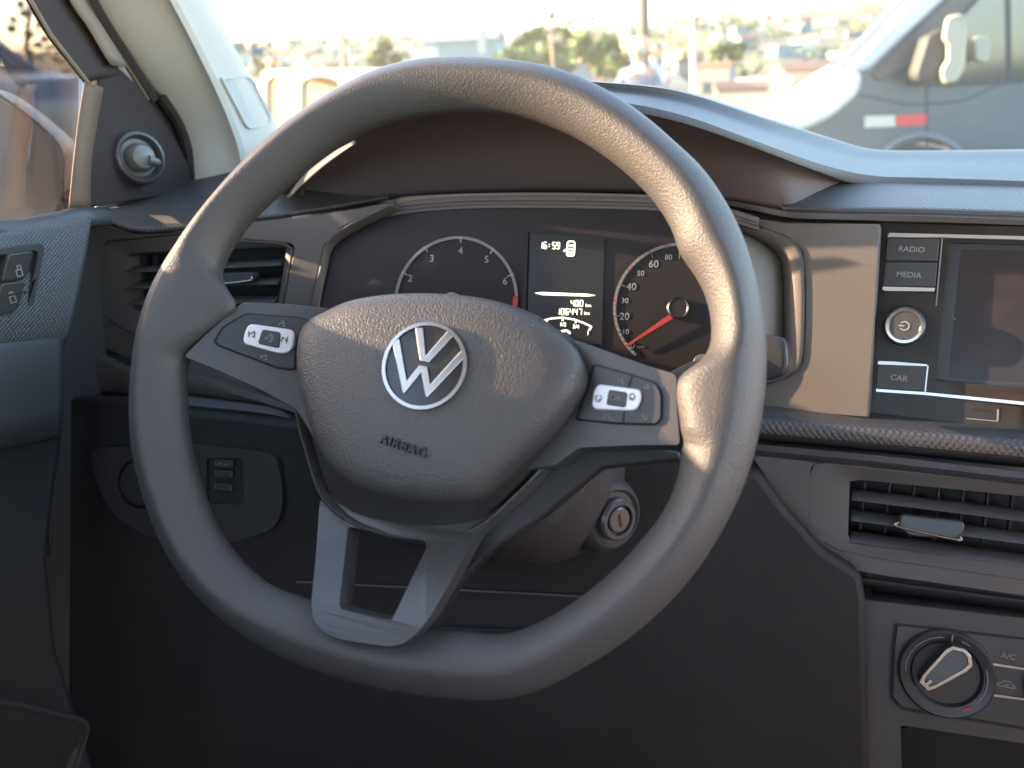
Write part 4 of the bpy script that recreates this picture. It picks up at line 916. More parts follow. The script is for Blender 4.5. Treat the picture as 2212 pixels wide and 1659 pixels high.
# round emblem
eu, ev = WP.uv(917, 790, .019); er = (WP.uv(1010, 790, .019)[0]-WP.uv(825, 790, .019)[0])/2
bm = disc(WP, eu, ev, er*.97, .0165, .0190, 64)
emb = part('emblem', bm, mat('emblem_base', (.030, .028, .026), .18), whl, auto=30)
bm = lathe(WP, eu, ev, [(er, .0178), (er, .0196), (er*.985, .0204), (er*.905, .0204), (er*.89, .0196), (er*.89, .0185)], 96, cap=False)
er_ring = part('emblem_ring', bm, CHROME, emb)
def EL(L): return [WP.p(803.5+x*.1302, 682.6+y*.1302, .0202) for x, y in L]
bm = slab(EL([(715, 190), (795, 745), (935, 772), (1345, 330), (1250, 250), (895, 655), (848, 190)]), WP.n, .002)
part('emblem_letter', bm, CHROME, emb, False, bevel=.0003)
bm = slab(EL([(335, 430), (505, 1270), (530, 1284), (818, 930), (885, 1335), (912, 1350), (1530, 690), (1490, 560), (965, 1135), (920, 835), (785, 815), (580, 1070), (455, 370)]), WP.n, .002)
part('emblem_letter', bm, CHROME, emb, False, bevel=.0003)

# spokes
def wslab(pts, wfun, th): return [WP.p(p[0], p[1], wfun(p)) for p in pts]
ls = [(396, 770), (440, 726), (486, 686), (524, 652), (610, 656), (700, 664), (760, 690), (740, 1000), (680, 950), (640, 884), (560, 840), (470, 800), (396, 772)]
part('left_spoke', slab([WP.p(p[0], p[1], .005-.017*(p[0]-396)/300) for p in rnd(ls[:-1], 10, 3)], WP.n, .022), SPK, whl, bevel=.007, seg=4, auto=35)
rs_ = [(1225, 730), (1262, 740), (1330, 765), (1400, 790), (1462, 808), (1464, 880), (1470, 962), (1380, 962), (1250, 968), (1200, 1005), (1100, 1020), (1150, 800)]
part('right_spoke', slab([WP.p(p[0], p[1], .005-.017*(1470-p[0])/300) for p in rnd(rs_, 10, 3)], WP.n, .022), SPK, whl, bevel=.007, seg=4, auto=35)
bo = [(690, 1080), (684, 1180), (672, 1304), (679, 1345), (704, 1370), (740, 1382), (841, 1397), (872, 1390), (900, 1368), (925, 1338), (973, 1257), (1024, 1165), (1100, 1085), (1180, 1000), (1100, 960), (900, 1060), (760, 1040)]
bh_ = [(752, 1137), (918, 1168), (922, 1182), (846, 1340), (738, 1316), (733, 1306)]
def wb(p): return -.026+.046*max(0, min(1, (p[1]-1120)/230))
BSO = [WP.p(p[0], p[1], wb(p)) for p in rnd(bo, 12, 3)]; BSI = [WP.p(p[0], p[1], wb(p)) for p in rnd(bh_, 8, 3)]
part('lower_spoke', slab(BSO, WP.n, .016, holes=[BSI]), SPK, whl, bevel=.003, seg=3, auto=35)
# dark back shell visible below the right spoke and beside the lower one
bs = [(1255, 940), (1470, 975), (1470, 990), (1300, 1010), (1180, 1110), (1060, 1190), (990, 1260), (930, 1360), (960, 1200), (1100, 1050)]
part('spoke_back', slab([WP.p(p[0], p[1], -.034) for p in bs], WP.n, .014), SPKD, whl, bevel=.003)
# switch pads
def padw(x, left): return (.005-.017*(x-396)/300 if left else .005-.017*(1470-x)/300)
def pad(name, outl, left):
    O = rnd(outl, 10, 4)
    part('pad_groove', slab([WP.p(p[0], p[1], padw(p[0], left)+.0003) for p in O], WP.n, .001), BLACK, whl, False)
    c = sum((Vector((p[0], p[1])) for p in O), Vector((0, 0)))/len(O)
    I = [c+(Vector((p[0], p[1]))-c)*.965 for p in O]
    return part(name, slab([WP.p(p[0], p[1], padw(p[0], left)+.0022) for p in I], WP.n, .003), mat('pad_dark', (.034, .033, .033), .36), whl, bevel=.0008)
lp = pad('switch_pad', [(460, 738), (480, 705), (530, 676), (640, 684), (668, 690), (640, 742), (640, 800), (600, 797), (470, 748)], True)
rp = pad('switch_pad', [(1281, 785), (1360, 806), (1420, 826), (1432, 850), (1431, 905), (1420, 919), (1330, 917), (1240, 908), (1262, 850)], False)
def frame_btn(par, outl, inl, left, sym):
    w = lambda p: padw(p[0], left)+.0040
    o = part('button_frame', slab([WP.p(p[0], p[1], w(p)) for p in rnd(outl, 12, 5)], WP.n, .003), SILV2, par, bevel=.0009, seg=3)
    part('centre_button', slab([WP.p(p[0], p[1], w(p)+.0008) for p in rnd(inl, 6, 4)], WP.n, .002), BTN, par, bevel=.0005)
    return o
frame_btn(lp, [(536, 698), (634, 712), (634, 745), (622, 762), (600, 763), (524, 742), (526, 722)], [(566, 711), (605, 717), (602, 752), (556, 742)], True, '')
frame_btn(rp, [(1292, 829), (1385, 841), (1386, 862), (1374, 888), (1286, 885), (1277, 876), (1282, 842)], [(1315, 841), (1355, 847), (1351, 880), (1309, 874)], False, '')
def sym(par, strokes, left, m, wid=.0005, w=.0024):
    bm = bmesh.new()
    for s in strokes:
        for a, b in zip(s, s[1:]):
            za = padw(a[0], left)+w; A_ = WP.p(*a, za); B_ = WP.p(*b, za); dd = (B_-A_)
            if dd.length < 1e-7: continue
            qq = WP.n.cross(dd.normalized())*wid/2
            slab([A_+qq, B_+qq, B_-qq, A_-qq], WP.n, .0003, bm)
    part('switch_symbol', bm, m, par, False)
sym(lp, [[(603, 700), (614, 696), (613, 705), (603, 703), (603, 700)], [(608, 693), (612, 693)], [(563, 770), (576, 768), (576, 777), (563, 773), (563, 770)]], True, PRINTG)
sym(lp, [[(537, 715), (537, 728)], [(538, 721), (550, 716), (549, 729), (538, 721)], [(610, 728), (620, 735), (607, 739), (610, 728)], [(621, 727), (618, 741)]], True, PRINTD, w=.0043)
sym(lp, [[(573, 729), (578, 729), (586, 720), (585, 740), (578, 733), (573, 733), (573, 729)], [(589, 724), (590, 737)]], True, PRINTG, w=.0050)
sym(rp, [[(1335, 822), (1341, 819), (1345, 823), (1344, 830)], [(1391, 838), (1398, 830), (1402, 840), (1391, 838)], [(1389, 897), (1400, 898), (1393, 907), (1389, 897)], [(1304, 905), (1306, 897), (1312, 895), (1317, 899), (1316, 906)], [(1320, 908), (1326, 905)]], False, PRINTG)
sym(rp, [[(1287, 856), (1296, 853), (1300, 860), (1293, 868), (1287, 864), (1287, 856)], [(1293, 862), (1303, 866)], [(1361, 852), (1367, 849), (1372, 856), (1366, 864), (1360, 860), (1361, 852)], [(1360, 864), (1372, 850)]], False, PRINTD, w=.0043)
sym(rp, [[(1366, 809), (1356, 838)], [(1349, 886), (1344, 918)]], False, BLACK, .0006, .0025)
sym(lp, [[(498, 722), (560, 738)], [(500, 716), (528, 724)]], True, BLACK, .0005, .0025) if False else None
part('button_text', text_bm('OK', WP, 1330, 860, 13, padw(1330, False)+.0050, -8), PRINTG, rp, False)
#@@OUT
# ================================================================ outside: lot, valley town, vehicles
GZ = 0.12
def wpt(px, py, dep): return EYE+ray(px, py)*dep
def terr(x, y):
    d = math.hypot(x, y)
    K = ((0, GZ), (24, GZ), (34, -.9), (60, -3.5), (120, -6.5), (260, -9), (420, -5), (700, 9), (1000, 30), (1300, 46), (1500, 52), (1700, 50), (2600, 20))
    z = K[-1][1]
    for (a, za), (b, zb) in zip(K, K[1:]):
        if a <= d <= b: t = (d-a)/(b-a); z = za+(zb-za)*t; break
    if d > 40:
        k = min(1, (d-40)/500); az = math.atan2(x, y)
        z += k*(3.0*math.sin(az*9+1)+2.0*math.sin(az*23+d*.004)+1.2*math.sin(az*51+2))
    return z
bm = bmesh.new(); rr_ = [0, 3, 6, 10, 15, 20, 24, 29, 34, 45, 60, 85, 120, 180, 260, 340, 420, 560, 700, 850, 1000, 1150, 1300, 1400, 1500, 1600, 1750, 2200, 2700]
NA = 180; G = [[bm.verts.new((r*math.sin(2*math.pi*i/NA), r*math.cos(2*math.pi*i/NA), terr(r*math.sin(2*math.pi*i/NA), r*math.cos(2*math.pi*i/NA)))) for i in range(NA)] for r in rr_[1:]]
c0 = bm.verts.new((0, 0, GZ))
for i in range(NA):
    bm.faces.new((c0, G[0][(i+1) % NA], G[0][i]))
    for a, b in zip(G, G[1:]): bm.faces.new((a[i], a[(i+1) % NA], b[(i+1) % NA], b[i]))
gm = mat('ground_earth', (.22, .17, .12), .9)
N = gm.node_tree; b = N.nodes['Principled BSDF']; tc = N.nodes.new('ShaderNodeTexCoord')
n1 = N.nodes.new('ShaderNodeTexNoise'); n1.inputs['Scale'].default_value = .03; n1.inputs['Detail'].default_value = 8
n2 = N.nodes.new('ShaderNodeTexNoise'); n2.inputs['Scale'].default_value = 2.5; n2.inputs['Detail'].default_value = 6
r1 = N.nodes.new('ShaderNodeValToRGB'); r1.color_ramp.elements[0].color = (.045, .055, .025, 1); r1.color_ramp.elements[1].color = (.13, .10, .065, 1)
r1.color_ramp.elements[0].position = .42; r1.color_ramp.elements[1].position = .60
mx = N.nodes.new('ShaderNodeMix'); mx.data_type = 'RGBA'; mx.blend_type = 'MULTIPLY'; mx.inputs[0].default_value = .5
for n in (n1, n2): N.links.new(tc.outputs['Object'], n.inputs['Vector'])
N.links.new(n1.outputs[0], r1.inputs[0]); N.links.new(r1.outputs[0], mx.inputs[6]); N.links.new(n2.outputs[1], mx.inputs[7]); N.links.new(mx.outputs[2], b.inputs['Base Color'])
struct(part('ground', bm, gm, None))
lot = loft([[(-14, -12, GZ+.006), (18, -12, GZ+.006)], [(-14, 22, GZ+.006), (18, 22, GZ+.006)]], 12, False)
struct(part('parking_lot', lot, mat('asphalt', (.060, .055, .050), .85, bump=('noise', 60, .5, .01), mix=((.085, .075, .065), .8, 1))))

# --- own car outside: door mirror
mir = thing('door_mirror', 'silver door mirror outside the driver window with warm reflections', 'door mirror', aX(150, 440, -.62))
MP = Plane((60, 360), .735, 4, 26)
mo = [(-230, 205), (-120, 178), (-40, 186), (0, 201), (58, 242), (117, 292), (140, 324), (146, 372), (140, 440), (110, 476), (20, 486), (-120, 488), (-210, 460), (-245, 380), (-250, 280)]
mo3 = [MP.p(q[0], q[1]) for q in mo]; ctr = sum(mo3, Vector())/len(mo3)
rows = [[ctr+(p-ctr)*.955+MP.n*-.004 for p in mo3], [ctr+(p-ctr)*.985+MP.n*.004 for p in mo3], mo3, [ctr+(p-ctr)*1.0-MP.n*.02 for p in mo3], [ctr+(p-ctr)*.9-MP.n*.06 for p in mo3], [ctr+(p-ctr)*.55-MP.n*.09 for p in mo3], [ctr+(p-ctr)*.05-MP.n*.098 for p in mo3]]
part('housing', loft(rows, 72, True, 3, True), mat('mirror_silver', (.42, .42, .41), .35, .35), mir)
part('mirror_glass', slab(cr([ctr+(p-ctr)*.945 for p in mo3], 5, True), MP.n, .003), mat('mirror_surface', (.27, .265, .275), .33, 1.0), mir, False)
part('bracket', tube([ctr-MP.n*.03+Vector((.07, 0, -.06)), aX(180, 440, -.585)], .018, 12), RUB, mir)

# --- generic parked vehicle: profile extruded, glass, wheels, lamps
CARG = mat('car_glass', (.035, .042, .045), .08, spec=.8); TYRE = mat('tyre', (.02, .02, .02), .8); HUBM = mat('wheel_rim', (.5, .5, .5), .3, .8)
def vehicle(name, label, cat, loc, rz, L, H, Wd, paint, kind='hatch', group=None, lod=0):
    t = thing(name, label, cat, loc, group)
    Mx = Matrix.Translation(Vector(loc)) @ Matrix.Rotation(rz, 4, 'Z')
    def T(x, y, z): return Mx @ Vector((x, y, z))
    h0 = .26
    if kind == 'hatch': lo = [(-.5, .30), (-.5, .50), (-.47, .62), (.33-.05, .64), (.47, .55), (.5, .40), (.5, .22), (.48, .18), (-.49, .18)]; gl = [(-.46, .62), (-.40, .93), (-.30, 1.0), (-.02, .99), (.10, .93), (.28, .645)]
    elif kind == 'suv': lo = [(-.5, .30), (-.5, .58), (-.48, .68), (.28, .69), (.46, .64), (.5, .52), (.5, .24), (.48, .2), (-.49, .2)]; gl = [(-.47, .68), (-.42, .95), (-.34, 1.0), (.02, .99), (.10, .95), (.26, .70)]
    else: lo = [(-.5, .2), (-.5, .5), (-.5, .56), (.36, .56), (.45, .48), (.5, .38), (.5, .2), (.48, .15), (-.49, .15)]; gl = [(-.5, .56), (-.49, .96), (-.47, 1.0), (.16, 1.0), (.22, .96), (.36, .565)]
    def prism(P, y0, y1, inset=0, k=1.0):
        bm = bmesh.new(); n = len(P); zc = min(p[1] for p in P)
        rings = []
        for yy, ins in ((y0, inset), (y0+.06*Wd, 0), (y1-.06*Wd, 0), (y1, inset)):
            rings.append([bm.verts.new(T(p[0]*L*(1-ins*.1), yy+(0), p[1]*H)) for p in P])
        for a, b in zip(rings, rings[1:]):
            for i in range(n): bm.faces.new((a[i], a[(i+1) % n], b[(i+1) % n], b[i]))
        bm.faces.new(rings[0][::-1]); bm.faces.new(rings[-1]); bmesh.ops.recalc_face_normals(bm, faces=bm.faces); return bm
    part('body', prism(lo, -Wd/2, Wd/2, .12), paint, t, bevel=.04, auto=40)
    cab = [(x, z) for x, z in gl]; bm = bmesh.new(); n = len(cab); zb = cab[0][1]; R_ = []
    for sgn in (-1, 1):
        R_.append([bm.verts.new(T(x*L, sgn*(Wd/2-.03-.14*(z-zb)/(1-zb)*Wd/1.7), z*H)) for x, z in cab])
    for i in range(n-1): bm.faces.new((R_[0][i], R_[0][i+1], R_[1][i+1], R_[1][i]))
    bm.faces.new(R_[0][::-1]); bm.faces.new(R_[1]); bmesh.ops.recalc_face_normals(bm, faces=bm.faces)
    part('cabin_shell', bm, paint, t, bevel=.03, auto=40)
    for sgn in (-1, 1):
        def S(x, z, o=.012): return T(x*L, sgn*(Wd/2-.03-.14*(z-zb)/(1-zb)*Wd/1.7+o), z*H)
        z0, z1 = zb+.02, zb+(1-zb)*.86
        for xa, xb in (((gl[0][0]+.05), -.16), (-.14, gl[-1][0]-.03)):
            ta = .035 if xa < -.2 else 0; tb = (gl[-1][0]-gl[-2][0])*.82 if xb > 0 else 0
            q = [S(xa, z0), S(xb, z0), S(xb-tb, z1), S(xa+ta, z1)]
            nrm = (q[1]-q[0]).cross(q[2]-q[0]).normalized(); nrm = nrm if nrm.dot(Mx.to_3x3() @ Vector((0, sgn, 0))) > 0 else -nrm
            part('side_window', slab(q, nrm, .008), CARG, t, False)
        for x in (-.31, .31):
            c = T(x*L, sgn*(Wd/2-.10), .31); ax_ = (Mx.to_3x3() @ Vector((0, sgn, 0)))
            W_ = Plane((1106, 829), 1, 0); W_.n = ax_; W_.o = c; W_.u = (Mx.to_3x3() @ Vector((1, 0, 0))); W_.v = Vector((0, 0, 1))
            w = part('wheel', lathe(W_, 0, 0, [(.30, -.10), (.315, -.05), (.315, .08), (.29, .11), (.21, .10)], 28, cap=False), TYRE, t)
            part('wheel_disc', disc(W_, 0, 0, .21, .02, .085, 20), HUBM, w, False)
        part('headlight', box(*T(.485*L, sgn*(Wd/2-.22), (.46 if kind != 'van' else .36)*H), .10, .34, .14, rz=rz), SILV, t, bevel=.02)
        part('tail_light', box(*T(-.495*L, sgn*(Wd/2-.14), .50*H), .06, .2, .2, rz=rz), mat('tail_red', (.4, .02, .02), .2), t, bevel=.02)
    a, b = gl[-2], gl[-1]; q = [T((a[0]+(b[0]-a[0])*s)*L+.012, y_, (a[1]+(b[1]-a[1])*s)*H+.012) for s, y_ in ((.06, -Wd*.36), (.94, -Wd*.42), (.94, Wd*.42), (.06, Wd*.36))]
    nn_ = (q[1]-q[0]).cross(q[2]-q[0]).normalized(); nn_ = nn_ if nn_.z > 0 else -nn_
    part('front_window', slab(q, nn_, .008), CARG, t, False)
    a, b = gl[0], gl[1]; q = [T((a[0]+(b[0]-a[0])*s)*L-.012, y_, (a[1]+(b[1]-a[1])*s)*H+.012) for s, y_ in ((.1, -Wd*.40), (.9, -Wd*.36), (.9, Wd*.36), (.1, Wd*.40))]
    nn_ = (q[1]-q[0]).cross(q[2]-q[0]).normalized(); fx = Mx.to_3x3() @ Vector((-1, 0, 0)); nn_ = nn_ if nn_.dot(fx) > 0 else -nn_
    part('rear_window', slab(q, nn_, .008), CARG, t, False)
    return t
PA = {'silver': mat('paint_silver', (.22, .22, .225), .3, .4), 'white': mat('paint_white', (.75, .74, .70), .3), 'dark': mat('paint_dark', (.05, .055, .06), .3), 'red': mat('paint_red', (.35, .05, .03), .3), 'blue': mat('paint_blue', (.08, .13, .22), .3)}

# silver pickup-like car beyond the driver's window
c = wpt(20, 200, 9.6)
vehicle('parked_car', 'silver high-bodied car seen through the driver window', 'car', (c.x-.9, c.y-.4, GZ), R(-16+3), 4.4, 1.85, 1.85, PA['silver'], 'suv')

# --- the light grey van ahead on the right, built where it stands
VP_ = Plane((2000, 262), 3.5, 2, 15)
VAN = mat('van_paint', (.058, .070, .086), .30, .25); 
van = thing('parked_van', 'grey van ahead with white and red reflective strip on its side', 'van', Vector((VP_.p(2000, 262).x, VP_.p(2000, 262).y, GZ)))
def V(px, py, w=0): return VP_.p(px, py, w)
vo = [(1700, 240), (1760, 196), (1805, 166), (1832, 151), (1975, 0), (2060, -88), (2160, -170), (2300, -215), (3300, -215), (3300, 600), (2110, 600), (2110, 400), (2098, 355), (2060, 322), (1998, 308), (1930, 322), (1880, 360), (1866, 430), (1866, 560), (1690, 560), (1660, 480), (1652, 330), (1664, 270)]
front = [V(*p) for p in vo]; ctr = V(2500, 200)
dpt = Vector((.10, .99, 0)).normalized()
def inner_row(k, d): return [Vector((p.x+(k if p.x < V(2110, 0).x else 0)*.5, p.y, p.z))+dpt*d for p in front]
bm = slab(front, VP_.n, .02)
side = part('side_panel', bm, VAN, van, bevel=.004, auto=30)
# nose and pillar edge wrap round: rounded strip following the front outline
edge = front[-4:]+front[:9]; edge = [front[-3], front[-2], front[-1]]+front[:8]
r_ = [edge, [p+VP_.n*-.03+Vector((-.022, 0, .012)) for p in edge], [p-VP_.n*.12+Vector((-.03, .02, .024)) for p in edge], [p+dpt*.5+Vector((.03, 0, .03)) for p in edge], [p+dpt*1.55+Vector((.28, 0, .0)) for p in edge]]
hood = part('front_panel', loft([[q for q in r[:7]] for r in r_], 40, True, 3), mat('van_sunlit', (.70, .70, .68), .3), van, solid=.01)  # bonnet of the grey van, sunlight painted in as white
part('windscreen', loft([[q+VP_.n*-.01+Vector((.02, .04, -.01)) for q in r[6:]] for r in r_[1:]], 30, True, 3), CARG, van)
# roof pillar band, lit paleness painted into the colour
pb = [(1833, 148), (1975, -2), (2062, -92), (2160, -176), (2200, -150), (2100, -66), (2040, 0), (1880, 152), (1850, 160)]
part('screen_pillar', slab([V(p[0], p[1], .03) for p in pb], VP_.n, .06), mat('pillar_lit', (.38, .41, .43), .3), van, bevel=.02, seg=3)
# wrap-round bonnet corner, its sunlit white painted into the colour
hl = rnd([(1645, 262), (1700, 216), (1760, 180), (1830, 152), (1862, 152), (1866, 175), (1856, 206), (1800, 254), (1735, 284), (1690, 292), (1650, 290)], 18)
part('bonnet_corner', slab([V(q[0], q[1], .035) for q in hl], VP_.n, .10), mat('corner_sunlit', (.50, .50, .47), .3), van, bevel=.03, seg=3)
tm = [(2046, 2), (2110, -62), (2170, -112), (2196, -90), (2140, -40), (2090, 14), (1985, 130), (1900, 175), (1884, 160)]
part('pillar_trim', slab([V(p[0], p[1], .016) for p in tm], VP_.n, .01), mat('trim_brown_black', (.05, .045, .045), .5), van, bevel=.004)
wn = [(1962, 178), (1966, 166), (2078, 40), (2170, -60), (2330, -90), (3200, -90), (3200, 150), (2330, 160), (2176, 172), (2060, 180)]
part('side_window', slab([V(q[0], q[1], .004) for q in rnd(wn, 10)], VP_.n, .006), mat('van_glass', (.02, .026, .03), .07, spec=.9), van, False)
part('window_seal', slab([V(q[0], q[1], .003) for q in rnd([(1954, 184), (1960, 164), (2074, 32), (2166, -70), (2330, -100), (3210, -100), (3210, 158), (2330, 168), (2176, 180), (2060, 188)], 10)], VP_.n, .004), RUB, van, False)
part('door_gap', slab([V(*p, .002) for p in ((2000, 186), (2004, 186), (2005, 560), (2001, 560))], VP_.n, .004), BLACK, van, False)
part('window_post', slab([V(*p, .006) for p in ((2170, -60), (2182, -60), (2186, 172), (2174, 172))], VP_.n, .006), RUB, van, False)
part('reflective_strip', slab([V(*p, .004) for p in ((1868, 251), (1934, 249), (1934, 273), (1868, 276))], VP_.n, .003), mat('strip_white', (.42, .39, .33), .5), van, False, )
part('reflective_strip', slab([V(*p, .004) for p in ((1936, 249), (2001, 246), (2001, 269), (1936, 273))], VP_.n, .003), mat('strip_red', (.42, .03, .025), .5), van, False)
part('body_crease', tube([V(*p, -.001) for p in ((1840, 200), (1960, 226), (2080, 218), (2160, 180), (2400, 168), (3200, 150))], .006, 8), VAN, van)
arch = [V(1990+118*math.cos(R(a)), 420-128*math.sin(R(a)), .012) for a in range(0, 181, 12)]
part('wheel_arch', tube(arch, .018, 10), mat('arch_grey', (.10, .10, .11), .6), van)
W_ = Plane((1990, 430), 3.55, 2, 15)
w = part('wheel', lathe(W_, 0, 0, [(.22, -.2), (.235, -.12), (.235, -.04), (.21, -.01), (.15, -.02)], 40, cap=False), TYRE, van)
part('wheel_disc', disc(W_, 0, 0, .15, -.1, -.03, 24), HUBM, w, False)
mp_ = [V(2012, 100, .10), V(2050, 60, .16), V(2060, 70, .2)]
CRM = mat('mirror_cream', (.27, .25, .19), .4)
mz = part('door_mirror', loft([[V(x, y, .16) for x, y in rnd(((2048, 40), (2078, 34), (2086, 60), (2080, 150), (2062, 178), (2040, 176), (2036, 150), (2050, 130), (2050, 90), (2040, 84)), 5)], [V(x, y, .20) for x, y in rnd(((2050, 44), (2076, 38), (2082, 62), (2076, 148), (2060, 172), (2042, 172), (2040, 152), (2054, 132), (2054, 92), (2044, 82)), 5)]], 50, False, 1, True), CRM, van, solid=.01)
part('mirror_face', slab([V(x, y, .20) for x, y in rnd(((2050, 44), (2076, 38), (2082, 62), (2076, 148), (2060, 172), (2042, 172), (2040, 152), (2054, 132), (2054, 92), (2044, 82)), 5)], VP_.n, .02), CRM, mz)
part('mirror_back', slab([V(x, y, .14) for x, y in rnd(((2006, 78), (2040, 60), (2052, 70), (2052, 170), (1986, 176), (1980, 160)), 8)], VP_.n, .08), RUB, mz, bevel=.01)
part('mirror_pod', slab([V(x, y, .10) for x, y in rnd(((2106, 80), (2136, 76), (2140, 90), (2138, 128), (2128, 136), (2108, 130)), 6)], VP_.n, .05), CRM, van, bevel=.01)

# --- motorcyclist, skinned figure
def skin(name, verts, edges, m, parent, sub=1):
    me = bpy.data.meshes.new(name); me.from_pydata([v[0] for v in verts], edges, []); o = bpy.data.objects.new(name, me); COL.objects.link(o); me.materials.append(m)
    sk = o.modifiers.new('skin', 'SKIN'); 
    for i, v in enumerate(verts): me.skin_vertices[0].data[i].radius = v[1] if isinstance(v[1], tuple) else (v[1], v[1])
    me.skin_vertices[0].data[0].use_root = True
    s_ = o.modifiers.new('sub', 'SUBSURF'); s_.levels = s_.render_levels = sub
    sk.use_smooth_shade = True
    if parent:
        o.parent = parent
        if parent.type == 'EMPTY': o.matrix_parent_inverse = Matrix.Translation(-parent.matrix_basis.translation)
    return o
hc_ = wpt(1381, 106, 9.6)
BX = hc_.x; BY = hc_.y; HZ = hc_.z
def q(x, y, z): return Vector((BX+x, BY+y, HZ+z))
SKIN = mat('skin', (.30, .16, .10), .6); SHIRT = mat('shirt_blue', (.035, .07, .15), .8, mix=((.07, .12, .22), 5, 1))
bodyv = [(q(.06, 0, -.82), (.17, .14)), (q(.03, 0, -.58), (.16, .13)), (q(.0, 0, -.36), (.20, .13)), (q(0, 0, -.22), (.10, .09)), (q(0, 0, -.13), .06), (q(-.01, -.01, .0), (.085, .10)), (q(-.01, -.01, .07), .07),
         (q(-.19, 0, -.28), .075), (q(-.26, -.08, -.52), .05), (q(-.10, -.30, -.62), .04), (q(-.06, -.36, -.62), .03),
         (q(.19, 0, -.28), .075), (q(.27, -.08, -.50), .05), (q(.20, -.32, -.60), .04), (q(.17, -.38, -.60), .03),
         (q(.0, 0, -.88), .12), (q(-.16, -.36, -.86), .085), (q(-.18, -.30, -1.28), .055), (q(-.18, -.40, -1.33), .04), (q(.24, -.36, -.86), .085), (q(.26, -.30, -1.28), .055), (q(.26, -.40, -1.33), .04)]
be = [(0, 1), (1, 2), (2, 3), (3, 4), (4, 5), (5, 6), (2, 7), (7, 8), (8, 9), (9, 10), (2, 11), (11, 12), (12, 13), (13, 14), (0, 15), (15, 16), (16, 17), (17, 18), (15, 19), (19, 20), (20, 21)]
pr = skin('person', bodyv, be, SKIN, None, 2)
tag(pr, 'person in pale blue shirt and white and orange helmet on a motorcycle', 'person')
sh = skin('shirt', [(q(.06, 0, -.80), (.19, .16)), (q(.03, 0, -.58), (.18, .15)), (q(0, 0, -.36), (.215, .145)), (q(0, 0, -.24), (.12, .10)), (q(-.19, 0, -.29), .088), (q(-.25, -.07, -.50), .064), (q(.19, 0, -.29), .088), (q(.26, -.07, -.48), .064)], [(0, 1), (1, 2), (2, 3), (2, 4), (4, 5), (2, 6), (6, 7)], SHIRT, None, 2)
sh.parent = pr
tr_ = skin('trousers', [(q(.0, 0, -.88), (.15, .15)), (q(-.16, -.36, -.86), .10), (q(-.18, -.30, -1.22), .07), (q(.24, -.36, -.86), .10), (q(.26, -.30, -1.22), .07)], [(0, 1), (1, 2), (0, 3), (3, 4)], mat('trousers_dark', (.04, .045, .06), .8), None, 2); tr_.parent = pr
HW = mat('helmet_white', (.42, .37, .30), .3); HO = mat('helmet_orange', (.70, .22, .06), .25)
for nm, m, off, sc_ in (('helmet', HW, (-.012, -.005, .02), (1, 1.12, 1)), ('helmet_band', HO, (.03, .01, .045), (.86, 1.0, .80))):
    bm = bmesh.new(); bmesh.ops.create_uvsphere(bm, u_segments=24, v_segments=14, radius=.125)
    for v in bm.verts: v.co = Vector((v.co.x*sc_[0], v.co.y*sc_[1], max(v.co.z*sc_[2], -.085)))+q(*off)
    o = part(nm, bm, m, pr)
moto = thing('motorcycle', 'small dark motorcycle under the rider in pale blue', 'motorcycle', (BX, BY, GZ))
def wh(y):
    W2 = Plane((1106, 829), 1, 0); W2.n = Vector((1, 0, 0)); W2.o = Vector((BX+.04, BY+y, GZ+.30)); W2.u = Vector((0, 1, 0)); W2.v = Vector((0, 0, 1)); return W2
for y in (-.75, .55):
    w = part('wheel', lathe(wh(y), 0, 0, [(.22, -.04), (.27, -.05), (.30, -.03), (.30, .03), (.27, .05), (.22, .04), (.22, -.04)], 30, cap=False), TYRE, moto); part('wheel_disc', disc(wh(y), 0, 0, .22, -.01, .01, 24), HUBM, w, False)
part('fuel_tank', skin_tmp := tube(cr([q(.04, .10, -.93), q(.04, -.25, -.86), q(.04, -.5, -.92)], 5), [.09, .11, .12, .14, .15, .16, .15, .14, .12, .10, .08][:11], 14), mat('tank_red', (.35, .06, .03), .3), moto)
part('seat', box(BX+.04, BY+.30, HZ-.98, .26, .75, .10), RUB, moto, bevel=.03)
part('handlebar', tube([q(-.30, -.36, -.64), q(-.05, -.46, -.66), q(.12, -.46, -.66), q(.36, -.38, -.62)], .014, 8), CHROME, moto)
part('fork', tube([q(.04, -.46, -.68), Vector((BX+.04, BY-.75, GZ+.30))], .03, 8), CHROME, moto)
part('headlight', lathe(wh(-.6), 0, .62, [(.02, -.08), (.09, -.06), (.10, .0), (.09, .06), (.02, .08)], 20), SILV, moto)
part('engine', box(BX+.04, BY-.1, GZ+.40, .24, .45, .30), mat('engine_grey', (.15, .15, .15), .4, .5), moto, bevel=.04)

# --- poles and posts
def pole(name, label, x0, x1, ybot, dep, wpx, m, hz=9, cat='pole', arm=False, group=None):
    p = wpt(x0, ybot, dep); tpp = wpt(x1, 0, dep); g_ = terr(p.x, p.y); r = wpx*dep/FPX/2
    t = thing(name, label, cat, (p.x, p.y, g_), group)
    ddx = (tpp-p); ddx = ddx/ddx.z
    top_ = p+ddx*hz; bot_ = p-ddx*(p.z-g_)
    part('shaft', tube([bot_, p, top_], [r*1.15, r*1.05, r*.8], 14), m, t)
    if arm: part('crossarm', box(top_.x, top_.y, top_.z-.4, 1.8, .1, .12), m, t, False)
    else: part('cap', tube([top_, top_+Vector((0, 0, .08))], [r*1.1, r*.6], 10), m, t)
    return t
WOOD = mat('pole_wood', (.16, .11, .08), .8, mix=((.10, .07, .05), 3, 1))
pole('utility_pole', 'thin dark pole rising left of the wheel top', 742, 737, 108, 38, 11, WOOD, 10, arm=True)
pole('utility_pole', 'thick brown pole rising behind the helmeted rider', 1390, 1390, 90, 13, 25, mat('pole_brown', (.06, .042, .032), .8), 4)
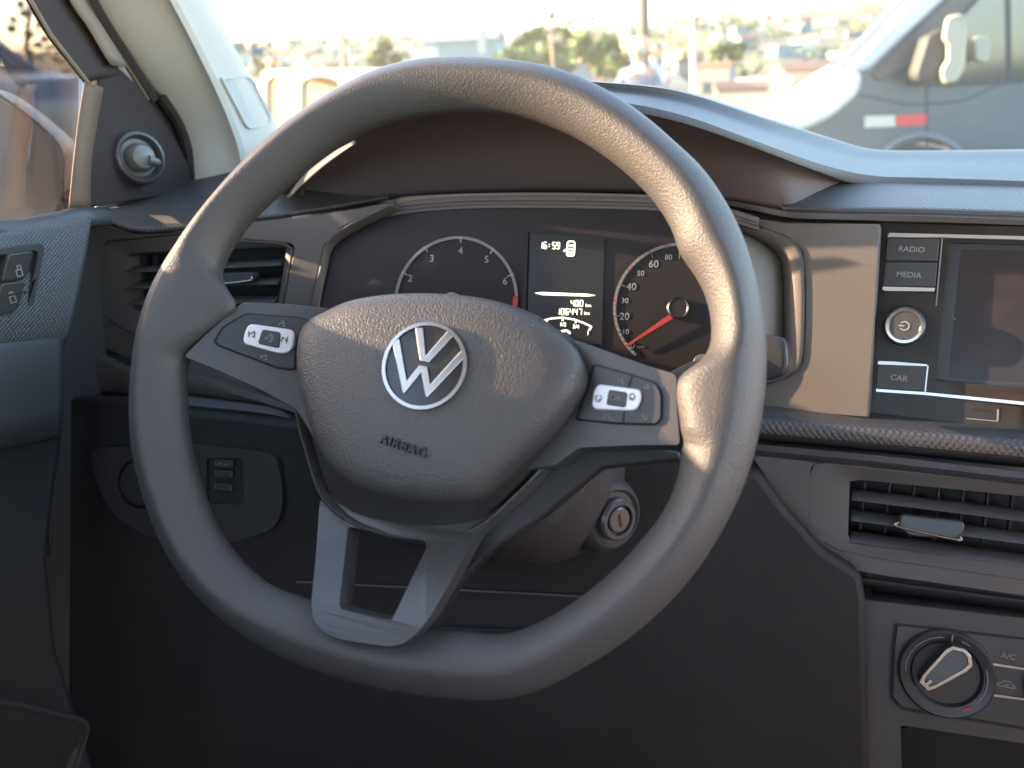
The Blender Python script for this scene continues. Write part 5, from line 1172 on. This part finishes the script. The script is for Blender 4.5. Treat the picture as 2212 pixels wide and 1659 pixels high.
pole('concrete_post', 'short cream concrete post right of the helmeted rider', 1498, 1495, 131, 20, 12, mat('post_cream', (.34, .31, .24), .8), 1.0, 'post')
# --- trees
LEAF = {k: mat('leaf_'+k, c, .6) for k, c in (('bright', (.09, .15, .03)), ('mid', (.06, .105, .03)), ('dark', (.04, .06, .028)), ('olive', (.12, .115, .05)))}
def leaves(bm, c, r, n, size, rnd_=random):
    for _ in range(n):
        d = Vector((rnd_.gauss(0, 1), rnd_.gauss(0, 1), rnd_.gauss(0, 1))); d = d/max(d.length, .01)*r*rnd_.random()**.4
        p = c+Vector((d.x, d.y, d.z*.8)); a = Vector((rnd_.gauss(0, 1), rnd_.gauss(0, 1), rnd_.gauss(0, .6))).normalized(); b = a.cross(Vector((rnd_.gauss(0, 1), rnd_.gauss(0, 1), rnd_.gauss(0, 1)))).normalized()
        s = size*rnd_.uniform(.6, 1.4); mi = rnd_.randrange(3)
        f = bm.faces.new([bm.verts.new(p+a*s), bm.verts.new(p+b*s*.55), bm.verts.new(p-a*s), bm.verts.new(p-b*s*.55)]); f.material_index = mi
def tree(name, label, px, py, dep, rpx, n, size, mats, cat='tree', clumps=9, flat=.8, group=None, trunkr=.1):
    c = wpt(px, py, dep); g_ = terr(c.x, c.y); rr = rpx*dep/FPX
    t = thing(name, label, cat, (c.x, c.y, g_), group); rg = random.Random(int(px*7+py))
    bm = bmesh.new(); tb = bmesh.new()
    fork = Vector((c.x, c.y, max(c.z-rr*.9, g_+.3)))
    tube(cr([(c.x+.05, c.y, g_-.1), (c.x-.03*rr, c.y, (g_+fork.z)/2), tuple(fork)], 4), [trunkr*1.3]*4+[trunkr]*5, 8, tb)
    for _ in range(clumps):
        o = Vector((rg.uniform(-1, 1), rg.uniform(-.7, .7), rg.uniform(-.7, .85)*flat))*rr*.75
        leaves(bm, c+o, rr*rg.uniform(.28, .45), n//clumps, size, rg)
        tube([fork, fork.lerp(c+o, .5)+Vector((0, 0, rr*.08)), c+o], [trunkr*.6, trunkr*.4, trunkr*.15], 6, tb)
    part('trunk', tb, WOOD, t); part('crown', bm, [LEAF[k] for k in mats], t, False)
    return t
tree('leafy_tree', 'broad bright green tree behind the top of the wheel', 1160, 150, 26, 75, 2600, .16, ('bright', 'mid', 'olive'), clumps=14)
tree('leafy_tree', 'yellow green round tree just left of the helmeted rider', 1296, 118, 24, 62, 2400, .15, ('bright', 'olive', 'bright'), clumps=12)
tree('dark_tree', 'darker bushy tree on the skyline above the wheel top', 1150, 96, 60, 40, 1500, .35, ('dark', 'mid', 'dark'), clumps=9)
tree('dark_tree', 'small dark tree on the skyline between wheel top and rider', 1238, 86, 62, 32, 1200, .3, ('dark', 'mid', 'mid'), clumps=8)
tree('green_bush', 'round green bush behind the orange roofed stall', 1570, 118, 42, 36, 1400, .25, ('mid', 'bright', 'dark'), 'bush', clumps=8)
tree('green_bush', 'low green bush left of the grey warehouse', 830, 118, 60, 34, 1200, .3, ('mid', 'olive', 'bright'), 'bush', clumps=8)
# sapling with separate leaf clusters against the sky
c = wpt(1190, 60, 6.5); t = thing('young_tree', 'thin young tree with sparse leaf clusters against the white sky', 'tree', (c.x, c.y, GZ))
tb = tube(cr([(c.x, c.y, GZ-.05), (c.x+.02, c.y, c.z-.5), tuple(wpt(1192, 90, 6.5)), tuple(wpt(1190, 0, 6.5)), tuple(wpt(1200, -60, 6.5))], 4), [.016]*8+[.012]*5+[.008]*4, 8)
bm = bmesh.new(); rg = random.Random(5)
for x, y, r, n in ((1147, 33, 9, 60), (1164, 44, 7, 40), (1193, 36, 10, 70), (1188, 18, 6, 30), (1222, 3, 10, 50), (1243, 5, 8, 40), (1248, 35, 7, 40), (1279, 40, 9, 70), (1230, 50, 6, 40), (1205, 62, 10, 60), (1180, 66, 8, 50), (1215, -30, 14, 90), (1160, -20, 12, 80)):
    p = wpt(x, y, 6.5); leaves(bm, p, r*6.5/FPX, n, .014, rg)
    tube([wpt(1191, y+25, 6.5), wpt((1191+x)/2, y+14, 6.5), p], [.008, .006, .004], 5, tb)
part('trunk', tb, WOOD, t); part('crown', bm, [LEAF['olive'], LEAF['mid'], LEAF['dark']], t, False)
c = wpt(60, 60, 12); t = thing('young_tree', 'sparse tree with drooping leaf tufts above the silver car', 'tree', (c.x, c.y, GZ))
tb = tube(cr([(c.x, c.y, GZ-.05), tuple(wpt(62, 130, 12)), tuple(wpt(64, 30, 12)), tuple(wpt(60, -60, 12))], 4), [.06]*5+[.03]*4+[.02]*4, 8); bm = bmesh.new()
for x, y, r in ((52, 29, 10), (28, 43, 9), (25, 62, 9), (88, 54, 9), (62, 76, 9), (98, 84, 10), (78, 22, 8), (110, 60, 7), (45, 10, 9), (84, 98, 9)):
    p = wpt(x, y, 12); leaves(bm, p, r*12/FPX, 60, .03, rg); tube([wpt(63, y+16, 12), wpt((63+x)/2, y+8, 12), p], [.014, .01, .006], 5, tb)
part('trunk', tb, WOOD, t); part('crown', bm, [LEAF['dark'], LEAF['mid'], LEAF['olive']], t, False)

# --- buildings near the lot
WALLS = {'cream': (.36, .31, .23), 'white': (.44, .42, .37), 'grey': (.13, .14, .15), 'ochre': (.30, .20, .11), 'pink': (.28, .18, .14), 'blue': (.16, .21, .23)}
ROOFS = {'tile': (.20, .085, .05), 'grey': (.13, .135, .14), 'light': (.30, .28, .25), 'brown': (.10, .06, .045)}
WM = {k: mat('wall_'+k, c, .85) for k, c in WALLS.items()}; RM = {k: mat('roof_'+k, c, .8) for k, c in ROOFS.items()}
WIN = mat('house_window', (.04, .05, .06), .2)
def house(name, label, cat, x, y, w, d, h, wall, roof, rz, group=None, gable=True, z=None, windows=True):
    g_ = terr(x, y)-.2 if z is None else z
    t = thing(name, label, cat, (x, y, g_), group); c, s = math.cos(rz), math.sin(rz)
    def T(a, b, zz): return Vector((x+a*c-b*s, y+a*s+b*c, g_+zz))
    part('wall', box(x, y, g_+h/2, w, d, h, rz=rz), WM[wall], t, False)
    bm = bmesh.new(); e_ = .25 if w > 3 else .08; rh = (w*.16 if gable else .12)
    if gable:
        A_ = [bm.verts.new(T(sx*(w/2+e_), sy*(d/2+e_), h+.02)) for sx, sy in ((-1, -1), (1, -1), (1, 1), (-1, 1))]; Rg = [bm.verts.new(T(sx*(w/2+e_), 0, h+rh)) for sx in (-1, 1)]
        for f in ((A_[0], A_[1], Rg[1], Rg[0]), (A_[2], A_[3], Rg[0], Rg[1]), (A_[1], A_[2], Rg[1]), (A_[3], A_[0], Rg[0]), (A_[3], A_[2], A_[1], A_[0])): bm.faces.new(f)
    else: bm.free(); bm = box(x, y, g_+h+.08, w+e_, d+e_, .16, rz=rz)
    part('roof', bm, RM[roof], t, False)
    if windows:
        nW = 2 if w < 9 else 3
        for i in range(nW):
            a = (i+.5)/nW*w-w/2; p = T(a, -d/2-.02, h*.55); part('window', box(p.x, p.y, p.z, w*.13, .06, h*.28, rz=rz), WIN, t, False)
    return t
def at_px(px, py, dep): p = wpt(px, py, dep); return p
p = at_px(975, 128, 90)
house('warehouse', 'grey blue warehouse with a small roof tower above the wheel top', 'warehouse', p.x, p.y+6, 8.6, 9, p.z+2.0-terr(p.x, p.y+6)+.2, 'blue', 'grey', R(8))
pt = at_px(1042, 90, 88); part('roof_tower', box(pt.x, pt.y, pt.z, .9, .9, 2.6), WM['blue'], bpy.data.objects['warehouse'], False)
p = at_px(918, 128, 70); house('small_building', 'small bright white building left of the warehouse', 'building', p.x, p.y, 1.9, 3, p.z+1.0-terr(p.x, p.y)+.2, 'white', 'light', R(10), gable=False)
# white arcade with arched openings left of the wheel
AP = Plane((690, 170), 22, 0, -16)
ar = [(560, 182), (566, 166), (578, 155), (596, 151), (700, 150), (980, 150), (980, 330), (560, 330)]
def archway(x0, x1, yt, yb, m=7): return [(x0, yb)]+[((x0+x1)/2-(x1-x0)/2*math.cos(math.pi*i/m), yt+22-(22)*math.sin(math.pi*i/m)) for i in range(m+1)]+[(x1, yb)]
t = thing('arcade_building', 'low white building with round arched openings beside the pillar', 'building', Vector((AP.p(760, 170).x, AP.p(760, 170).y, GZ)))
hol = [[AP.p(*q_) for q_ in archway(a, b, 163, 322)] for a, b in ((572, 624), (648, 735), (760, 850), (872, 960))]
part('arched_wall', slab([AP.p(*q_) for q_ in ar], AP.n, .35, holes=hol), WM['white'], t, False)
part('rear_wall', slab([AP.p(x, y, -2.2) for x, y in ((565, 154), (975, 154), (975, 335), (565, 335))], AP.n, .1), WM['ochre'], t, False)
part('roof', slab([AP.p(570, 152, -.4), AP.p(975, 151, -.4), AP.p(975, 150, -2.4), AP.p(600, 150, -2.4)], Vector((0, 0, 1)), .12), RM['light'], t, False)
# stall with orange roof, dark kiosk, low white walls
p = at_px(1548, 165, 28); z_ = terr(p.x, p.y)
t = house('market_stall', 'dark stall with an orange roof right of the rider', 'stall', p.x, p.y, 1.15, 1.2, p.z+.32-z_+.2, 'grey', 'tile', R(-10), gable=False)
q_ = at_px(1530, 162, 27.2); part('window', box(q_.x, q_.y, q_.z, .30, .05, .42), WM['cream'], t, False)
p = at_px(1487, 160, 30); house('dark_kiosk', 'dark green grey kiosk between rider and orange roofed stall', 'kiosk', p.x, p.y, .9, 1.0, p.z+.42-terr(p.x, p.y)+.2, 'grey', 'brown', R(5), gable=False)
for i, (px, py, dp, w_, wl, rf, lab) in enumerate(((1640, 205, 34, 2.6, 'cream', 'light', 'low cream hut below the van nose'), (1700, 190, 48, 3.5, 'white', 'tile', 'white hut with tiled roof left of the van bonnet'), (1600, 215, 26, 1.6, 'ochre', 'tile', 'small ochre hut above the dashboard cowl'), (1740, 160, 60, 4.2, 'grey', 'brown', 'dark grey shed beyond the van bonnet'))):
    p = at_px(px, py, dp); house('hut', lab, 'hut', p.x, p.y, w_, w_*.8, max(p.z-terr(p.x, p.y)+.5, .6), wl, rf, R(-12+i*9))
vehicle('parked_car', 'dark car parked beyond the cowl beside the rider', 'car', (wpt(1460, 205, 30).x, wpt(1460, 205, 30).y, terr(wpt(1460, 205, 30).x, wpt(1460, 205, 30).y)), R(-20), 3.9, 1.35, 1.65, PA['dark'])
vehicle('parked_car', 'pale blue grey car beyond the cowl left of the rider', 'car', (wpt(1300, 185, 26).x, wpt(1300, 185, 26).y, terr(wpt(1300, 185, 26).x, wpt(1300, 185, 26).y)), R(165), 4.2, 1.42, 1.7, PA['silver'])

# --- the town across the valley: every house a thing
rg = random.Random(11); wk = ['cream', 'white', 'cream', 'ochre', 'pink', 'white', 'grey', 'blue']; rk = ['tile', 'light', 'tile', 'grey', 'brown', 'light']
LBL = {'cream': 'cream walled', 'white': 'white walled', 'ochre': 'ochre walled', 'pink': 'pink walled', 'grey': 'grey walled', 'blue': 'pale blue walled'}
RL = {'tile': 'red tiled', 'light': 'pale flat', 'grey': 'grey', 'brown': 'brown'}
cnt = 0; used = set()
for i in range(1500):
    az = R(rg.uniform(-42, 18)); u_ = rg.random(); d = 190+1250*u_**.75
    x, y = d*math.sin(az), d*math.cos(az); w_ = rg.uniform(6, 13); h_ = rg.choice((3.2, 3.6, 4.2, 6.2, 7.0)); wl = rg.choice(wk); rf = rg.choice(rk)
    rel = Vector((x, y, terr(x, y)+h_))-EYE; zc = rel.dot(F); px = 1106+FPX*rel.dot(RT)/zc; py = 829.5-FPX*rel.dot(UP)/zc
    if not ((500 < px < 900 and 60 < py < 160) or (1290 < px < 1960 and 30 < py < 262) or (1040 < px < 1290 and 60 < py < 135)): continue
    zone = 'by the pillar' if px < 640 else 'above the arcade' if px < 760 else 'left of the warehouse' if px < 900 else 'behind the trees' if px < 1290 else 'left of the rider' if px < 1390 else 'right of the rider' if px < 1450 else 'by the cream post' if px < 1530 else 'above the stall' if px < 1620 else 'right of the stall' if px < 1720 else 'left of the van' if px < 1830 else 'by the van pillar'
    ht = 'on the skyline' if d > 1250 else 'high on the hill' if d > 900 else 'on mid slope' if d > 600 else 'in the valley'
    lb = f'{"small" if w_ < 9.5 else "large"} {wl} house, {RL[rf]} roof, {ht} {zone}'
    if lb in used or cnt >= 210: continue
    used.add(lb); cnt += 1
    house('town_house', lb, 'house', x, y, w_, w_*rg.uniform(.6, .9), h_, wl, rf, rg.uniform(-.7, .7), 'houses of the town across the valley', gable=rg.random() < .6 and rf != 'light', windows=d < 420)
# woods and gardens between the houses
bm = bmesh.new()
for i in range(520):
    az = R(rg.uniform(-50, 22)); d = 110+1500*rg.random()**.8; x, y = d*math.sin(az), d*math.cos(az); r = rg.uniform(2.5, 5)*(1+d/1500)
    c = Vector((x, y, terr(x, y)+r*.6))
    for k in range(4): leaves(bm, c+Vector((rg.uniform(-1, 1)*r, rg.uniform(-1, 1)*r, rg.uniform(-.2, .5)*r)), r*.55, 11, r*.22, rg)
o = part('far_trees', bm, [LEAF['mid'], LEAF['dark'], LEAF['olive']], None, False); tag(o, 'dark green trees scattered among the far houses of the valley', 'trees'); o['kind'] = 'stuff'
